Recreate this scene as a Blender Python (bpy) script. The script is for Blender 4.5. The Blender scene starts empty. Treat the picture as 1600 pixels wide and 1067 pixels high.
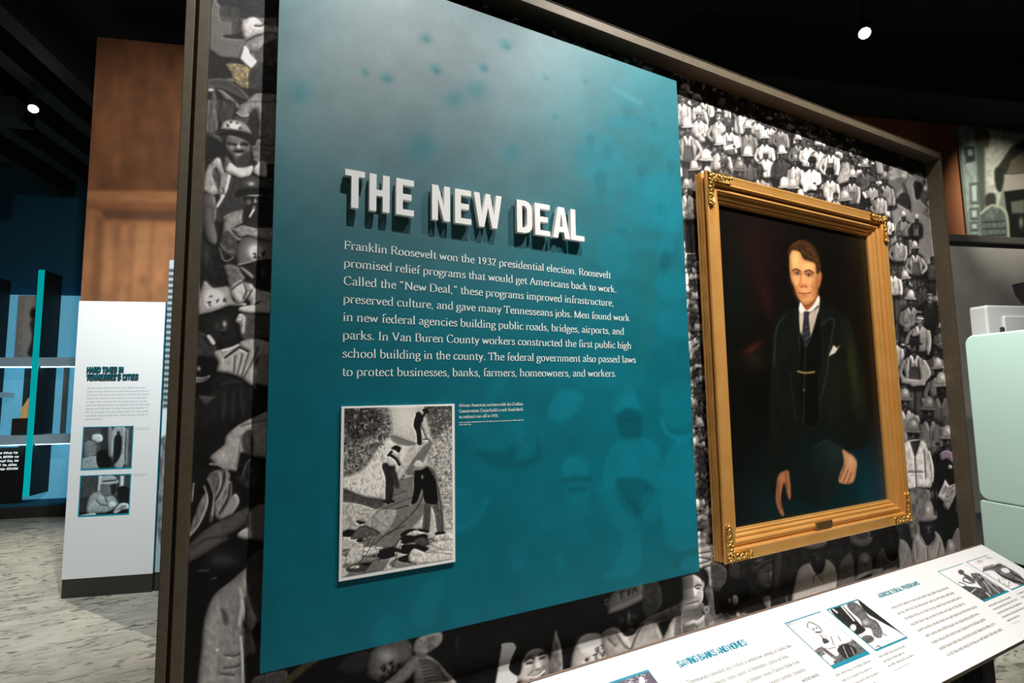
import bpy, math, random
import numpy as np
from mathutils import Vector, Matrix

# ------------------------------------------------------------------ camera, world, lights, exposure
S = bpy.context.scene
COL = S.collection
EYE = 1.5
F, PX, PY = 845.0, 800.0, 533.5
RT = np.array([[0.88135069, 0.03287229, 0.47131771],
               [-0.4722248, 0.09294164, 0.87656465],
               [-0.01499035, -0.99512877, 0.09743729]])      # rows: along the mural wall, into it, up
cd = bpy.data.cameras.new('camera')
cam = bpy.data.objects.new('camera', cd)
COL.objects.link(cam)
cd.sensor_fit = 'HORIZONTAL'
cd.sensor_width = 36.0
cd.lens = F / 1600.0 * 36.0
cd.clip_start = 0.05
cd.clip_end = 100
cam.matrix_world = Matrix(((RT[0][0], -RT[0][1], -RT[0][2], 0.0),
                           (RT[1][0], -RT[1][1], -RT[1][2], 0.0),
                           (RT[2][0], -RT[2][1], -RT[2][2], EYE),
                           (0, 0, 0, 1)))
S.camera = cam

wd = bpy.data.worlds.new('world')
S.world = wd
wd.use_nodes = True
wd.node_tree.nodes['Background'].inputs[0].default_value = (0.75, 0.9, 1.0, 1)
wd.node_tree.nodes['Background'].inputs[1].default_value = 0.006

S.view_settings.view_transform = 'Standard'
S.view_settings.look = 'None'
S.view_settings.gamma = 1.0
S.view_settings.use_curve_mapping = False
S.view_settings.exposure = 0.0


def spot(name, loc, aim, power, angle, blend, color=(1, 1, 1), radius=0.03):
    l = bpy.data.lights.new(name, 'SPOT')
    l.energy = power
    l.spot_size = math.radians(angle)
    l.spot_blend = blend
    l.color = color
    l.shadow_soft_size = radius
    o = bpy.data.objects.new(name, l)
    COL.objects.link(o)
    o.location = loc
    o.rotation_euler = (Vector(aim) - Vector(loc)).to_track_quat('-Z', 'Y').to_euler()
    return o


def area(name, loc, aim, power, sx, sy, color=(1, 1, 1)):
    l = bpy.data.lights.new(name, 'AREA')
    l.shape = 'RECTANGLE'
    l.size, l.size_y = sx, sy
    l.energy = power
    l.color = color
    o = bpy.data.objects.new(name, l)
    COL.objects.link(o)
    o.location = loc
    o.rotation_euler = (Vector(aim) - Vector(loc)).to_track_quat('-Z', 'Y').to_euler()
    return o


spot('title_spotlight', (0.62, 0.0, 4.15), (0.45, 1.17, 2.08), 320, 80, 1.0, (1.0, 0.985, 0.96))
spot('portrait_spotlight', (1.75, -0.12, 4.15), (1.80, 1.15, 1.45), 600, 68, 0.85, (1.0, 0.95, 0.88))
area('gallery_fill', (-1.8, -2.2, 4.6), (0.2, 1.2, 1.6), 17, 1.6, 1.6, (1.0, 0.93, 0.82))  # unseen area lamp, added to fill the panel's shadow on the mural
spot('graphic_panel_spotlight', (-0.4, 2.9, 4.2), (-0.8, 5.3, 1.30), 580, 62, 1.0, (0.86, 0.96, 1.0))
spot('copper_wall_wash', (-0.5, 2.9, 4.4), (-0.75, 5.4, 3.1), 250, 76, 1.0, (1.0, 0.93, 0.85))  # unseen spot, added to brighten the copper wall
spot('aisle_spotlight', (-2.45, 7.8, 4.4), (-1.2, 5.0, 0.0), 700, 100, 0.8, (1.0, 0.96, 0.88), 0.02)
spot('appliance_spotlight', (3.35, 1.32, 4.3), (4.9, 2.0, 1.1), 800, 62, 1.0, (0.95, 1.0, 0.97))
spot('alcove_wash', (4.6, 1.45, 4.3), (6.6, 2.9, 1.6), 260, 75, 1.0, (1.0, 0.97, 0.9))  # unseen spot, added to brighten the grey alcove wall
spot('far_mural_spotlight', (6.3, 0.9, 4.3), (7.7, 2.7, 3.4), 380, 44, 1.0, (1.0, 0.95, 0.82))


# ------------------------------------------------------------------ photograph -> room
def ray(x, y):
    return RT @ np.array([x - PX, y - PY, F])


def at_wall(x, y, d):
    r = ray(x, y)
    r = r * (d / r[1])
    return np.array([r[0], r[1], r[2] + EYE])


def at_floor(x, y, z=0.0):
    r = ray(x, y)
    r = r * ((z - EYE) / r[2])
    return np.array([r[0], r[1], z])


def pixel(P):
    """room points (...,3) -> picture coordinates, used only to lay out what is printed on the flat graphics"""
    P = np.asarray(P, float) - np.array([0, 0, EYE])
    c = P @ RT
    return PX + F * c[..., 0] / c[..., 2], PY + F * c[..., 1] / c[..., 2]


E1 = np.array([0.955, -0.2966, 0.0])       # the room's own axes, turned a little from the mural wall
E2 = np.array([0.2966, 0.955, 0.0])
UP = np.array([0, 0, 1.0])
XU = np.array([1.0, 0, 0])


# ------------------------------------------------------------------ materials
def mat(name, col, rough=0.6, metal=0.0, spec=0.5, emit=None, estr=0.0):
    m = bpy.data.materials.new(name)
    m.use_nodes = True
    b = m.node_tree.nodes['Principled BSDF']
    b.inputs['Base Color'].default_value = (*col, 1)
    b.inputs['Roughness'].default_value = rough
    b.inputs['Metallic'].default_value = metal
    b.inputs['Specular IOR Level'].default_value = spec
    if emit:
        b.inputs['Emission Color'].default_value = (*emit, 1)
        b.inputs['Emission Strength'].default_value = estr
    return m


def noisy(m, scale, c1, c2, detail=4, bump=0.0, stretch=(1, 1, 1), lo=0.35, hi=0.65, dist=0.0, rot=(0, 0, 0)):
    nt = m.node_tree
    b = nt.nodes['Principled BSDF']
    tc = nt.nodes.new('ShaderNodeTexCoord')
    mp = nt.nodes.new('ShaderNodeMapping')
    mp.inputs['Scale'].default_value = stretch
    mp.inputs['Rotation'].default_value = rot
    nz = nt.nodes.new('ShaderNodeTexNoise')
    nz.inputs['Scale'].default_value = scale
    nz.inputs['Detail'].default_value = detail
    nz.inputs['Distortion'].default_value = dist
    cr = nt.nodes.new('ShaderNodeValToRGB')
    cr.color_ramp.elements[0].position = lo
    cr.color_ramp.elements[1].position = hi
    cr.color_ramp.elements[0].color = (*c1, 1)
    cr.color_ramp.elements[1].color = (*c2, 1)
    nt.links.new(tc.outputs['Object'], mp.inputs[0])
    nt.links.new(mp.outputs[0], nz.inputs['Vector'])
    nt.links.new(nz.outputs['Fac'], cr.inputs[0])
    nt.links.new(cr.outputs[0], b.inputs['Base Color'])
    if bump:
        bp = nt.nodes.new('ShaderNodeBump')
        bp.inputs['Strength'].default_value = bump
        bp.inputs['Distance'].default_value = 0.01
        nt.links.new(nz.outputs['Fac'], bp.inputs['Height'])
        nt.links.new(bp.outputs[0], b.inputs['Normal'])
    return m


def print_mat(name, rough=0.5, spec=0.4):
    m = mat(name, (0.5, 0.5, 0.5), rough, 0, spec)
    a = m.node_tree.nodes.new('ShaderNodeAttribute')
    a.attribute_name = 'ink'
    m.node_tree.links.new(a.outputs['Color'], m.node_tree.nodes['Principled BSDF'].inputs['Base Color'])
    return m


M = dict(
    mural=print_mat('printed mural', 0.6, 0.25),
    panel=print_mat('printed panel', 0.42, 0.4),
    photo=print_mat('printed photograph', 0.4, 0.4),
    canvas=print_mat('varnished canvas', 0.3, 0.5),
    white=mat('white lettering', (0.80, 0.80, 0.78), 0.45),
    ink=mat('grey ink', (0.24, 0.23, 0.23), 0.6),
    teal_ink=mat('teal ink', (0.0, 0.22, 0.32), 0.6),
    dark_teal=mat('dark teal lettering', (0.0, 0.09, 0.12), 0.6),
    text=mat('pale printed text', (0.82, 0.86, 0.82), 0.5),
    panel_edge=mat('panel edge', (0.01, 0.05, 0.06), 0.5),
    white_board=mat('white board', (0.84, 0.85, 0.85), 0.45),
    bronze=noisy(mat('bronze paint', (0.1, 0.08, 0.05), 0.42, 0.15), 60, (0.095, 0.075, 0.048), (0.115, 0.092, 0.062)),
    black=mat('black paint', (0.006, 0.007, 0.008), 0.7),
    plinth=mat('charcoal laminate', (0.026, 0.026, 0.022), 0.6),
    rail_edge=mat('stained rail edge', (0.16, 0.105, 0.075), 0.5),
    leg=mat('blue black metal', (0.012, 0.014, 0.026), 0.5, 0.3),
    ceiling=mat('black ceiling', (0.004, 0.007, 0.008), 0.9),
    beam=mat('dark beam', (0.010, 0.016, 0.015), 0.7),
    dark_wall=mat('dark blue wall', (0.012, 0.11, 0.20), 0.9),
    grey_wall=noisy(mat('grey alcove wall', (0.3, 0.29, 0.27), 0.9), 3, (0.20, 0.19, 0.175), (0.25, 0.24, 0.22)),
    cap=mat('dark wall cap', (0.05, 0.048, 0.042), 0.5),
    copper=noisy(mat('copper wall print', (0.3, 0.12, 0.05), 0.6), 1.6, (0.17, 0.055, 0.018), (0.34, 0.125, 0.035), 5, 0, (1.2, 1.2, 0.4)),
    teal_edge=mat('teal edge', (0.0, 0.30, 0.40), 0.4),
    fin_edge=mat('turquoise acrylic', (0.0, 0.45, 0.48), 0.3, 0, 0.5, (0.0, 0.75, 0.8), 0.35),
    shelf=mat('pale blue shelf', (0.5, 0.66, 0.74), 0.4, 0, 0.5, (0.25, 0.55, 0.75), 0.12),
    glow=mat('lit blue diffuser', (0.3, 0.6, 0.75), 0.5, 0, 0.5, (0.10, 0.48, 0.75), 0.42),
    led=mat('led strip', (0.5, 0.8, 1.0), 0.5, 0, 0.5, (0.45, 0.85, 1.0), 6.0),
    lamp=mat('lamp face', (1, 1, 1), 0.5, 0, 0.5, (1.0, 0.98, 0.93), 22.0),
    lamp_body=mat('black lamp housing', (0.012, 0.012, 0.012), 0.4, 0.5),
    mint=mat('mint enamel', (0.62, 0.80, 0.70), 0.25, 0, 0.5),
    mint_seam=mat('dark door gasket', (0.10, 0.14, 0.12), 0.6),
    enamel=mat('white enamel', (0.78, 0.80, 0.78), 0.25),
    bowl=mat('dark enamel bowl', (0.03, 0.033, 0.035), 0.35),
    chrome=mat('chrome', (0.6, 0.62, 0.62), 0.2, 1.0),
    gold_thing=mat('pale gold', (0.85, 0.55, 0.22), 0.4, 0.2, 0.5, (0.9, 0.55, 0.2), 0.25),  # figure is given a faint glow of its own, though no lamp
    platform=mat('dark platform', (0.02, 0.022, 0.022), 0.7),
    platform_edge=mat('platform trim', (0.12, 0.115, 0.10), 0.6),
    brass=mat('brass plate', (0.45, 0.30, 0.12), 0.38, 0.9),
    slit=mat('dark groove', (0.012, 0.010, 0.008), 0.7),
)


def gilt():
    m = mat('gilt', (0.62, 0.34, 0.09), 0.34, 0.4)
    return noisy(m, 14, (0.66, 0.325, 0.08), (0.71, 0.37, 0.105), 3)


M['gilt'] = gilt()
M['faint_ink'] = mat('faint grey ink', (0.45, 0.44, 0.43), 0.6)


def floor_mat():
    m = mat('streaked floor', (0.4, 0.38, 0.33), 0.45, 0, 0.4)
    nt = m.node_tree
    b = nt.nodes['Principled BSDF']
    tc = nt.nodes.new('ShaderNodeTexCoord')

    def layer(scale, stretch, rot, lo, hi, dist):
        mp = nt.nodes.new('ShaderNodeMapping')
        mp.inputs['Scale'].default_value = stretch
        mp.inputs['Rotation'].default_value = (0, 0, rot)
        nz = nt.nodes.new('ShaderNodeTexNoise')
        nz.inputs['Scale'].default_value = scale
        nz.inputs['Detail'].default_value = 4
        nz.inputs['Distortion'].default_value = dist
        rp = nt.nodes.new('ShaderNodeValToRGB')
        rp.color_ramp.elements[0].position = lo
        rp.color_ramp.elements[1].position = hi
        nt.links.new(tc.outputs['Object'], mp.inputs[0])
        nt.links.new(mp.outputs[0], nz.inputs['Vector'])
        nt.links.new(nz.outputs['Fac'], rp.inputs[0])
        return rp.outputs[0]
    base = nt.nodes.new('ShaderNodeMix')
    base.data_type = 'RGBA'
    base.inputs[6].default_value = (0.30, 0.275, 0.22, 1)
    base.inputs[7].default_value = (0.50, 0.46, 0.375, 1)
    nt.links.new(layer(2.6, (1.0, 2.6, 1), 0.25, 0.3, 0.7, 1.2), base.inputs[0])
    dk = nt.nodes.new('ShaderNodeMix')
    dk.data_type = 'RGBA'
    dk.inputs[6].default_value = (0.12, 0.11, 0.095, 1)
    nt.links.new(layer(6.0, (1.0, 2.3, 1), 0.12, 0.35, 0.46, 2.0), dk.inputs[0])
    nt.links.new(base.outputs[2], dk.inputs[7])
    nt.links.new(dk.outputs[2], b.inputs['Base Color'])
    return m


M['floor'] = floor_mat()


# ------------------------------------------------------------------ scene objects
OFFSET = {}


def props(o, label=None, category=None, group=None, kind=None):
    if label:
        o['label'] = label
    if category:
        o['category'] = category
    if group:
        o['group'] = group
    if kind:
        o['kind'] = kind
    return o


def thing(name, loc, label, category, group=None, kind=None):
    o = bpy.data.objects.new(name, None)
    o.empty_display_size = 0.1
    COL.objects.link(o)
    o.location = [float(v) for v in loc]
    OFFSET[o.name] = np.array(loc, float)
    return props(o, label, category, group, kind)


def link_mesh(name, me, parent):
    o = bpy.data.objects.new(name, me)
    COL.objects.link(o)
    if parent is not None:
        o.parent = parent
        OFFSET[o.name] = OFFSET[parent.name]
    else:
        OFFSET[o.name] = np.zeros(3)
    return o


class MB:
    def __init__(self):
        self.v = []
        self.f = []

    def add(self, verts, faces):
        n = len(self.v)
        self.v += [tuple(map(float, p)) for p in verts]
        self.f += [tuple(i + n for i in f) for f in faces]
        return self

    def box(self, o, ex, ey, ez):
        """box from corner o along three edge vectors"""
        o, ex, ey, ez = map(np.asarray, (o, ex, ey, ez))
        c = [o, o + ex, o + ex + ey, o + ey, o + ez, o + ex + ez, o + ex + ey + ez, o + ey + ez]
        fs = [(0, 3, 2, 1), (4, 5, 6, 7), (0, 1, 5, 4), (1, 2, 6, 5), (2, 3, 7, 6), (3, 0, 4, 7)]
        if np.dot(np.cross(ex, ey), ez) < 0:
            fs = [f[::-1] for f in fs]
        return self.add(c, fs)

    def quad(self, a, b, c, d):
        return self.add([a, b, c, d], [(0, 1, 2, 3)])

    def tube(self, pts, r, n=10, cap=True):
        pts = [np.asarray(p, float) for p in pts]
        rr = r if isinstance(r, (list, tuple)) else [r] * len(pts)
        rings = []
        for i, p in enumerate(pts):
            t = pts[min(i + 1, len(pts) - 1)] - pts[max(i - 1, 0)]
            t /= np.linalg.norm(t)
            a = np.cross(t, (0, 0, 1.0)) if abs(t[2]) < 0.95 else np.cross(t, (1.0, 0, 0))
            a /= np.linalg.norm(a)
            b = np.cross(t, a)
            rings.append([p + rr[i] * (math.cos(k * 2 * math.pi / n) * a + math.sin(k * 2 * math.pi / n) * b) for k in range(n)])
        vs = [q for rg in rings for q in rg]
        fs = []
        for i in range(len(pts) - 1):
            for k in range(n):
                fs.append((i * n + k, i * n + (k + 1) % n, (i + 1) * n + (k + 1) % n, (i + 1) * n + k))
        if cap:
            fs.append(tuple(range(n - 1, -1, -1)))
            fs.append(tuple((len(pts) - 1) * n + k for k in range(n)))
        return self.add(vs, fs)

    def lathe(self, base, prof, n=32):
        """profile [(radius, height)] about the vertical through base"""
        base = np.asarray(base, float)
        vs = []
        for r, h in prof:
            for k in range(n):
                a = 2 * math.pi * k / n
                vs.append(base + np.array([r * math.cos(a), r * math.sin(a), h]))
        fs = []
        for i in range(len(prof) - 1):
            for k in range(n):
                fs.append((i * n + k, i * n + (k + 1) % n, (i + 1) * n + (k + 1) % n, (i + 1) * n + k))
        fs.append(tuple(range(n - 1, -1, -1)))
        fs.append(tuple((len(prof) - 1) * n + k for k in range(n)))
        return self.add(vs, fs)

    def build(self, name, m, parent=None, bevel=0.0, smooth=False, seg=2):
        off = OFFSET[parent.name] if parent is not None else np.zeros(3)
        me = bpy.data.meshes.new(name)
        me.from_pydata([tuple(np.array(p) - off) for p in self.v], [], self.f)
        me.validate()
        me.update()
        me.materials.append(m)
        o = link_mesh(name, me, parent)
        if smooth:
            me.polygons.foreach_set('use_smooth', [True] * len(me.polygons))
        if bevel:
            b = o.modifiers.new('bevel', 'BEVEL')
            b.width = bevel
            b.segments = seg
            b.limit_method = 'ANGLE'
        return o


def print_mesh(name, patches, m, parent=None):
    """patches: list of (points (H,W,3), colours (H,W,3) in sRGB). One mesh, colours stored as its ink."""
    off = OFFSET[parent.name] if parent is not None else np.zeros(3)
    V, C, Fs, n = [], [], [], 0
    for P, c in patches:
        H, W = P.shape[:2]
        V.append((P - off).reshape(-1, 3))
        C.append(np.clip(c, 0, 1).reshape(-1, 3))
        i = np.arange(H * W).reshape(H, W) + n
        Fs.append(np.stack([i[:-1, :-1], i[:-1, 1:], i[1:, 1:], i[1:, :-1]], -1).reshape(-1, 4))
        n += H * W
    V = np.concatenate(V).astype(np.float32)
    C = np.concatenate(C)
    Fs = np.concatenate(Fs).astype(np.int32)
    me = bpy.data.meshes.new(name)
    me.vertices.add(len(V))
    me.vertices.foreach_set('co', V.ravel())
    me.loops.add(Fs.size)
    me.loops.foreach_set('vertex_index', Fs.ravel())
    me.polygons.add(len(Fs))
    me.polygons.foreach_set('loop_start', np.arange(0, Fs.size, 4, dtype=np.int32))
    me.update(calc_edges=True)
    a = me.attributes.new('ink', 'FLOAT_COLOR', 'POINT')
    lin = np.where(C <= 0.04045, C / 12.92, ((C + 0.055) / 1.055) ** 2.4)
    rgba = np.ones((len(V), 4), np.float32)
    rgba[:, :3] = lin
    a.data.foreach_set('color', rgba.ravel())
    me.materials.append(m)
    return link_mesh(name, me, parent)


def grid(o, ex, ey, us, vs):
    o, ex, ey = map(np.asarray, (o, ex, ey))
    u, v = np.meshgrid(np.asarray(us), np.asarray(vs))
    return o + u[..., None] * ex + v[..., None] * ey


# ------------------------------------------------------------------ a small painter for the flat printed graphics
RNG = np.random.RandomState(7)
LAT = RNG.rand(128, 128)


def vnoise(x, y):
    xi, yi = np.floor(x).astype(int), np.floor(y).astype(int)
    fx, fy = x - xi, y - yi
    fx, fy = fx * fx * (3 - 2 * fx), fy * fy * (3 - 2 * fy)
    a, b = LAT[yi % 128, xi % 128], LAT[yi % 128, (xi + 1) % 128]
    c, d = LAT[(yi + 1) % 128, xi % 128], LAT[(yi + 1) % 128, (xi + 1) % 128]
    return (a * (1 - fx) + b * fx) * (1 - fy) + (c * (1 - fx) + d * fx) * fy - 0.5


def fnoise(x, y):
    return vnoise(x, y) + 0.5 * vnoise(x * 2.1 + 7, y * 2.1 + 3) + 0.25 * vnoise(x * 4.3 + 1, y * 4.3 + 9)


def spline(p, closed=True, k=5):
    p = np.asarray(p, float)
    n = len(p)
    out = []
    for i in range(n if closed else n - 1):
        if closed:
            p0, p1, p2, p3 = p[i - 1], p[i], p[(i + 1) % n], p[(i + 2) % n]
        else:
            p0, p1, p2, p3 = p[max(i - 1, 0)], p[i], p[i + 1], p[min(i + 2, n - 1)]
        for j in range(k):
            t = j / k
            out.append(0.5 * (2 * p1 + (p2 - p0) * t + (2 * p0 - 5 * p1 + 4 * p2 - p3) * t * t + (3 * p1 - p0 - 3 * p2 + p3) * t ** 3))
    if not closed:
        out.append(p[-1])
    return np.array(out)


def blur(c):
    p = np.concatenate([c[:1], c, c[-1:]], 0)
    c = (p[:-2] + 2 * p[1:-1] + p[2:]) / 4
    p = np.concatenate([c[:, :1], c, c[:, -1:]], 1)
    return (p[:, :-2] + 2 * p[:, 1:-1] + p[:, 2:]) / 4


class Art:
    def __init__(s, X, Y, base, tint=(1.0, 0.975, 0.955)):
        s.shape = X.shape
        s.X, s.Y = X.ravel(), Y.ravel()
        s.tint = np.array(tint)
        s.C = np.tile(s.col(base), (s.X.size, 1)).astype(float)
        s.t = (0, 0, 1)
        s.x0, s.x1, s.y0, s.y1 = s.X.min(), s.X.max(), s.Y.min(), s.Y.max()

    def col(s, v):
        return s.tint * v if np.isscalar(v) else np.asarray(v, float)

    def T(s, ox, oy, k):
        s.t = (ox, oy, k)
        return s

    def loc(s, p):
        return np.asarray(p, float) * s.t[2] + np.array(s.t[:2])

    def _put(s, sel, al, c):
        al = al[:, None]
        s.C[sel] = s.C[sel] * (1 - al) + c * al

    def _sel(s, p, m):
        a, b = p.min(0) - m, p.max(0) + m
        if a[0] > s.x1 or b[0] < s.x0 or a[1] > s.y1 or b[1] < s.y0:
            return np.zeros(0, int)
        return np.nonzero((s.X > a[0]) & (s.X < b[0]) & (s.Y > a[1]) & (s.Y < b[1]))[0]

    def _shade(s, sel, p, v, grad, tex, sd, edge):
        x, y = s.X[sel], s.Y[sel]
        c = np.tile(s.col(v), (len(sel), 1))
        m = np.ones(len(sel))
        if grad is not None:
            lo, hi = p.min(0), p.max(0)
            q = np.stack([(x - lo[0]) / (hi[0] - lo[0] + 1e-6) - 0.5, (y - lo[1]) / (hi[1] - lo[1] + 1e-6) - 0.5], -1)
            m += q[:, 0] * grad[0] + q[:, 1] * grad[1]
        if tex:
            amp, sx, sy = tex
            m += amp * 1.1 * fnoise(x / sx + p[0, 0], y / sy + p[0, 1])
        if edge:
            m -= edge[0] * np.exp(-np.maximum(sd, 0) / edge[1])
        return c * np.maximum(m, 0)[:, None]

    def poly(s, pts, v, soft=0.8, a=1.0, curve=True, grad=None, tex=None, edge=None):
        p = s.loc(pts)
        if curve:
            p = spline(p)
        sel = s._sel(p, soft + 1)
        if not len(sel):
            return s
        x, y = s.X[sel], s.Y[sel]
        d2 = np.full(len(sel), 1e12)
        ins = np.zeros(len(sel), bool)
        q = np.roll(p, -1, 0)
        for (ax, ay), (bx, by) in zip(p, q):
            ex, ey = bx - ax, by - ay
            L = ex * ex + ey * ey
            if L < 1e-12:
                continue
            t = np.clip(((x - ax) * ex + (y - ay) * ey) / L, 0, 1)
            d2 = np.minimum(d2, (x - ax - t * ex) ** 2 + (y - ay - t * ey) ** 2)
            if ey != 0:
                cr = (ay > y) != (by > y)
                ins ^= cr & (x < ex * (y - ay) / ey + ax)
        sd = np.where(ins, 1, -1) * np.sqrt(d2)
        al = np.clip(sd / (2 * soft) + 0.5, 0, 1) * a
        k = al > 0
        s._put(sel[k], al[k], s._shade(sel[k], p, v, grad, tex, sd[k], edge))
        return s

    def ell(s, cx, cy, rx, ry, v, rot=0, soft=0.8, a=1.0, grad=None, tex=None, edge=None):
        c = s.loc((cx, cy))
        k = s.t[2]
        rx, ry = rx * k, ry * k
        r = max(rx, ry)
        p = np.array([c - r, c + r])
        sel = s._sel(p, soft + 1)
        if not len(sel):
            return s
        co, si = math.cos(rot), math.sin(rot)
        x, y = s.X[sel] - c[0], s.Y[sel] - c[1]
        xr, yr = x * co + y * si, -x * si + y * co
        d = np.sqrt((xr / rx) ** 2 + (yr / ry) ** 2)
        sd = (1 - d) * min(rx, ry)
        al = np.clip(sd / (2 * soft) + 0.5, 0, 1) * a
        q = al > 0
        s._put(sel[q], al[q], s._shade(sel[q], p, v, grad, tex, sd[q], edge))
        return s

    def glow(s, cx, cy, rx, ry, v, a=1.0, rot=0):
        """soft blob of a colour"""
        c = s.loc((cx, cy))
        k = s.t[2]
        rx, ry = rx * k, ry * k
        r = 2.2 * max(rx, ry)
        sel = s._sel(np.array([c - r, c + r]), 1)
        if not len(sel):
            return s
        co, si = math.cos(rot), math.sin(rot)
        x, y = s.X[sel] - c[0], s.Y[sel] - c[1]
        d2 = ((x * co + y * si) / rx) ** 2 + ((-x * si + y * co) / ry) ** 2
        s._put(sel, a * np.exp(-d2), s.col(v))
        return s

    def line(s, pts, w, v, soft=0.6, a=1.0, curve=True):
        p = s.loc(pts)
        w = w * s.t[2] / 2
        if curve and len(p) > 2:
            p = spline(p, False)
        sel = s._sel(p, w + soft + 1)
        if not len(sel):
            return s
        x, y = s.X[sel], s.Y[sel]
        d2 = np.full(len(sel), 1e12)
        for (ax, ay), (bx, by) in zip(p[:-1], p[1:]):
            ex, ey = bx - ax, by - ay
            t = np.clip(((x - ax) * ex + (y - ay) * ey) / (ex * ex + ey * ey + 1e-9), 0, 1)
            d2 = np.minimum(d2, (x - ax - t * ex) ** 2 + (y - ay - t * ey) ** 2)
        al = np.clip((w - np.sqrt(d2)) / (2 * soft) + 0.5, 0, 1) * a
        k = al > 0
        s._put(sel[k], al[k], s.col(v))
        return s

    def lines(s, ls, w, v, **k):
        for l in ls:
            s.line(l, w, v, **k)
        return s

    def grain(s, amp, sc):
        s.C *= (1 + amp * fnoise(s.X / sc, s.Y / sc))[:, None]
        return s

    def img(s):
        return np.clip(s.C, 0, 1).reshape(*s.shape, 3)

    def soften(s, r=1, relief=0.0, rr=3):
        """let edges bleed a little as in a photographic enlargement; relief rounds the forms"""
        c = s.C.reshape(*s.shape, 3)
        for _ in range(r):
            c = blur(c)
        if relief:
            b = c.mean(-1)
            for _ in range(rr):
                b = blur(b)
            k = np.roll(np.roll(b, 2, 1), 2, 0) - np.roll(np.roll(b, -2, 1), -2, 0)
            c = c * (1 + relief * np.clip(k / (b + .12), -.6, .6))[..., None]
        s.C = c.reshape(-1, 3)
        return s

    def face(s, cx, cy, w, h, t, rot=0.0, lit=1, hair=None):
        """a head seen from the front: sockets, nose, mouth, lit cheek"""
        co, si = math.cos(rot), math.sin(rot)

        def L(x, y):
            return (cx + w * x * co - h * y * si, cy + w * x * si + h * y * co)
        s.poly([L(*q) for q in ((-.44, -.42), (0, -.52), (.44, -.42), (.46, 0), (.36, .32), (.14, .52), (-.14, .52), (-.36, .32), (-.46, 0))], t, edge=(0.35, w * s.t[2] * 0.14))
        s.glow(*L(.22 * lit, .1), w * .2, h * .14, t * 1.35, .7)
        s.glow(*L(-.3 * lit, .1), w * .2, h * .4, t * .45, .7)
        for e in (-.2, .2):
            s.ell(*L(e, -.08), w * .15, h * .07, t * .35, rot, a=.85)
            s.line([L(e - .15, -.17), L(e + .15, -.17)], h * .05, t * .4)
        s.line([L(0.02, -.1), L(.05 * lit, .13)], w * .12, t * 1.3, a=.8)
        s.ell(*L(0, .18), w * .13, h * .04, t * .45, rot, a=.9)
        s.line([L(-.18, .31), L(.18, .31)], h * .045, t * .3)
        s.line([L(-.12, .36), L(.12, .36)], h * .04, t * 1.15, a=.7)
        return s

    def helmet(s, cx, cy, w, h, v, rot=0.0):
        co, si = math.cos(rot), math.sin(rot)

        def L(x, y):
            return (cx + w * x * co - h * y * si, cy + w * x * si + h * y * co)
        s.poly([L(*q) for q in ((-.40, .36), (-.38, -.05), (-.26, -.38), (0, -.52), (.26, -.38), (.38, -.05), (.40, .36), (0, .42))], v, edge=(0.4, w * s.t[2] * .1), grad=(-.15, -.1))
        s.poly([L(*q) for q in ((-.62, .42), (-.40, .28), (0, .33), (.40, .28), (.62, .42), (.3, .52), (-.3, .52))], v * .92, edge=(0.3, 1))
        s.line([L(-.42, .27), L(0, .33), L(.42, .27)], h * .05, v * .5, a=.8)
        s.glow(*L(.05, -.12), w * .13, h * .16, min(v * 1.5, 1.0), .9)
        return s

    def worker(s, x, y, w, hat='h', hv=.9, shirt=.6, face=.25, bib=None, pants=None, fold=None):
        """a standing man of the crowd print; (x, y) is the middle of his face, w the head's width"""
        h = w * 1.3
        R = RNG
        ln = R.uniform(-.1, .1)

        def P(a, b):
            return (x + w * a + ln * h * max(b, 0), y + h * b)
        wk = max(w * s.t[2], 1)
        if pants is not None:
            s.poly([P(-.72, 2.3), P(.72, 2.3), P(.66, 5.4), P(-.66, 5.4)], pants, tex=(.25, wk * .3, wk), curve=False, edge=(.5, wk * .15))
            s.line([P(0, 2.9), P(0, 5.4)], w * .14, pants * .3)
        pose = R.randint(4) if fold is None else (3 if R.rand() < fold else R.randint(3))
        body = [P(-.22, .5), P(.22, .5), P(.85, .78), P(1.02, 1.2), P(.82, 1.9), P(.76, 2.5), P(-.76, 2.5), P(-.82, 1.9), P(-1.02, 1.2), P(-.85, .78)]
        s.poly([P(-.3, .3), P(.3, .3), P(1.05, .68), P(1.35, 1.5), P(1.2, 2.9), P(-1.2, 2.9), P(-1.35, 1.5), P(-1.05, .68)], .07, soft=wk * .14, a=.75)
        s.poly(body, shirt, tex=(.16, wk * .4, wk * .6), edge=(.5, wk * .14), grad=(R.uniform(-.35, .35), -.2))
        for k in range(5):
            a, b = R.uniform(-.65, .65), R.uniform(1.0, 2.1)
            s.line([P(a, b), P(a * .7 + R.uniform(-.1, .1), b + R.uniform(.2, .5))], w * .09, shirt * R.choice([.45, .55, 1.3]), a=.6)
        if bib is not None:
            s.poly([P(-.45, 1.3), P(.45, 1.3), P(.62, 2.5), P(-.62, 2.5)], bib, curve=False, edge=(.4, wk * .1))
            s.lines([[P(-.40, 1.35), P(-.34, .72)], [P(.40, 1.35), P(.34, .72)]], w * .15, bib)
        aw = w * .42
        sk = face * 1.2
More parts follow.
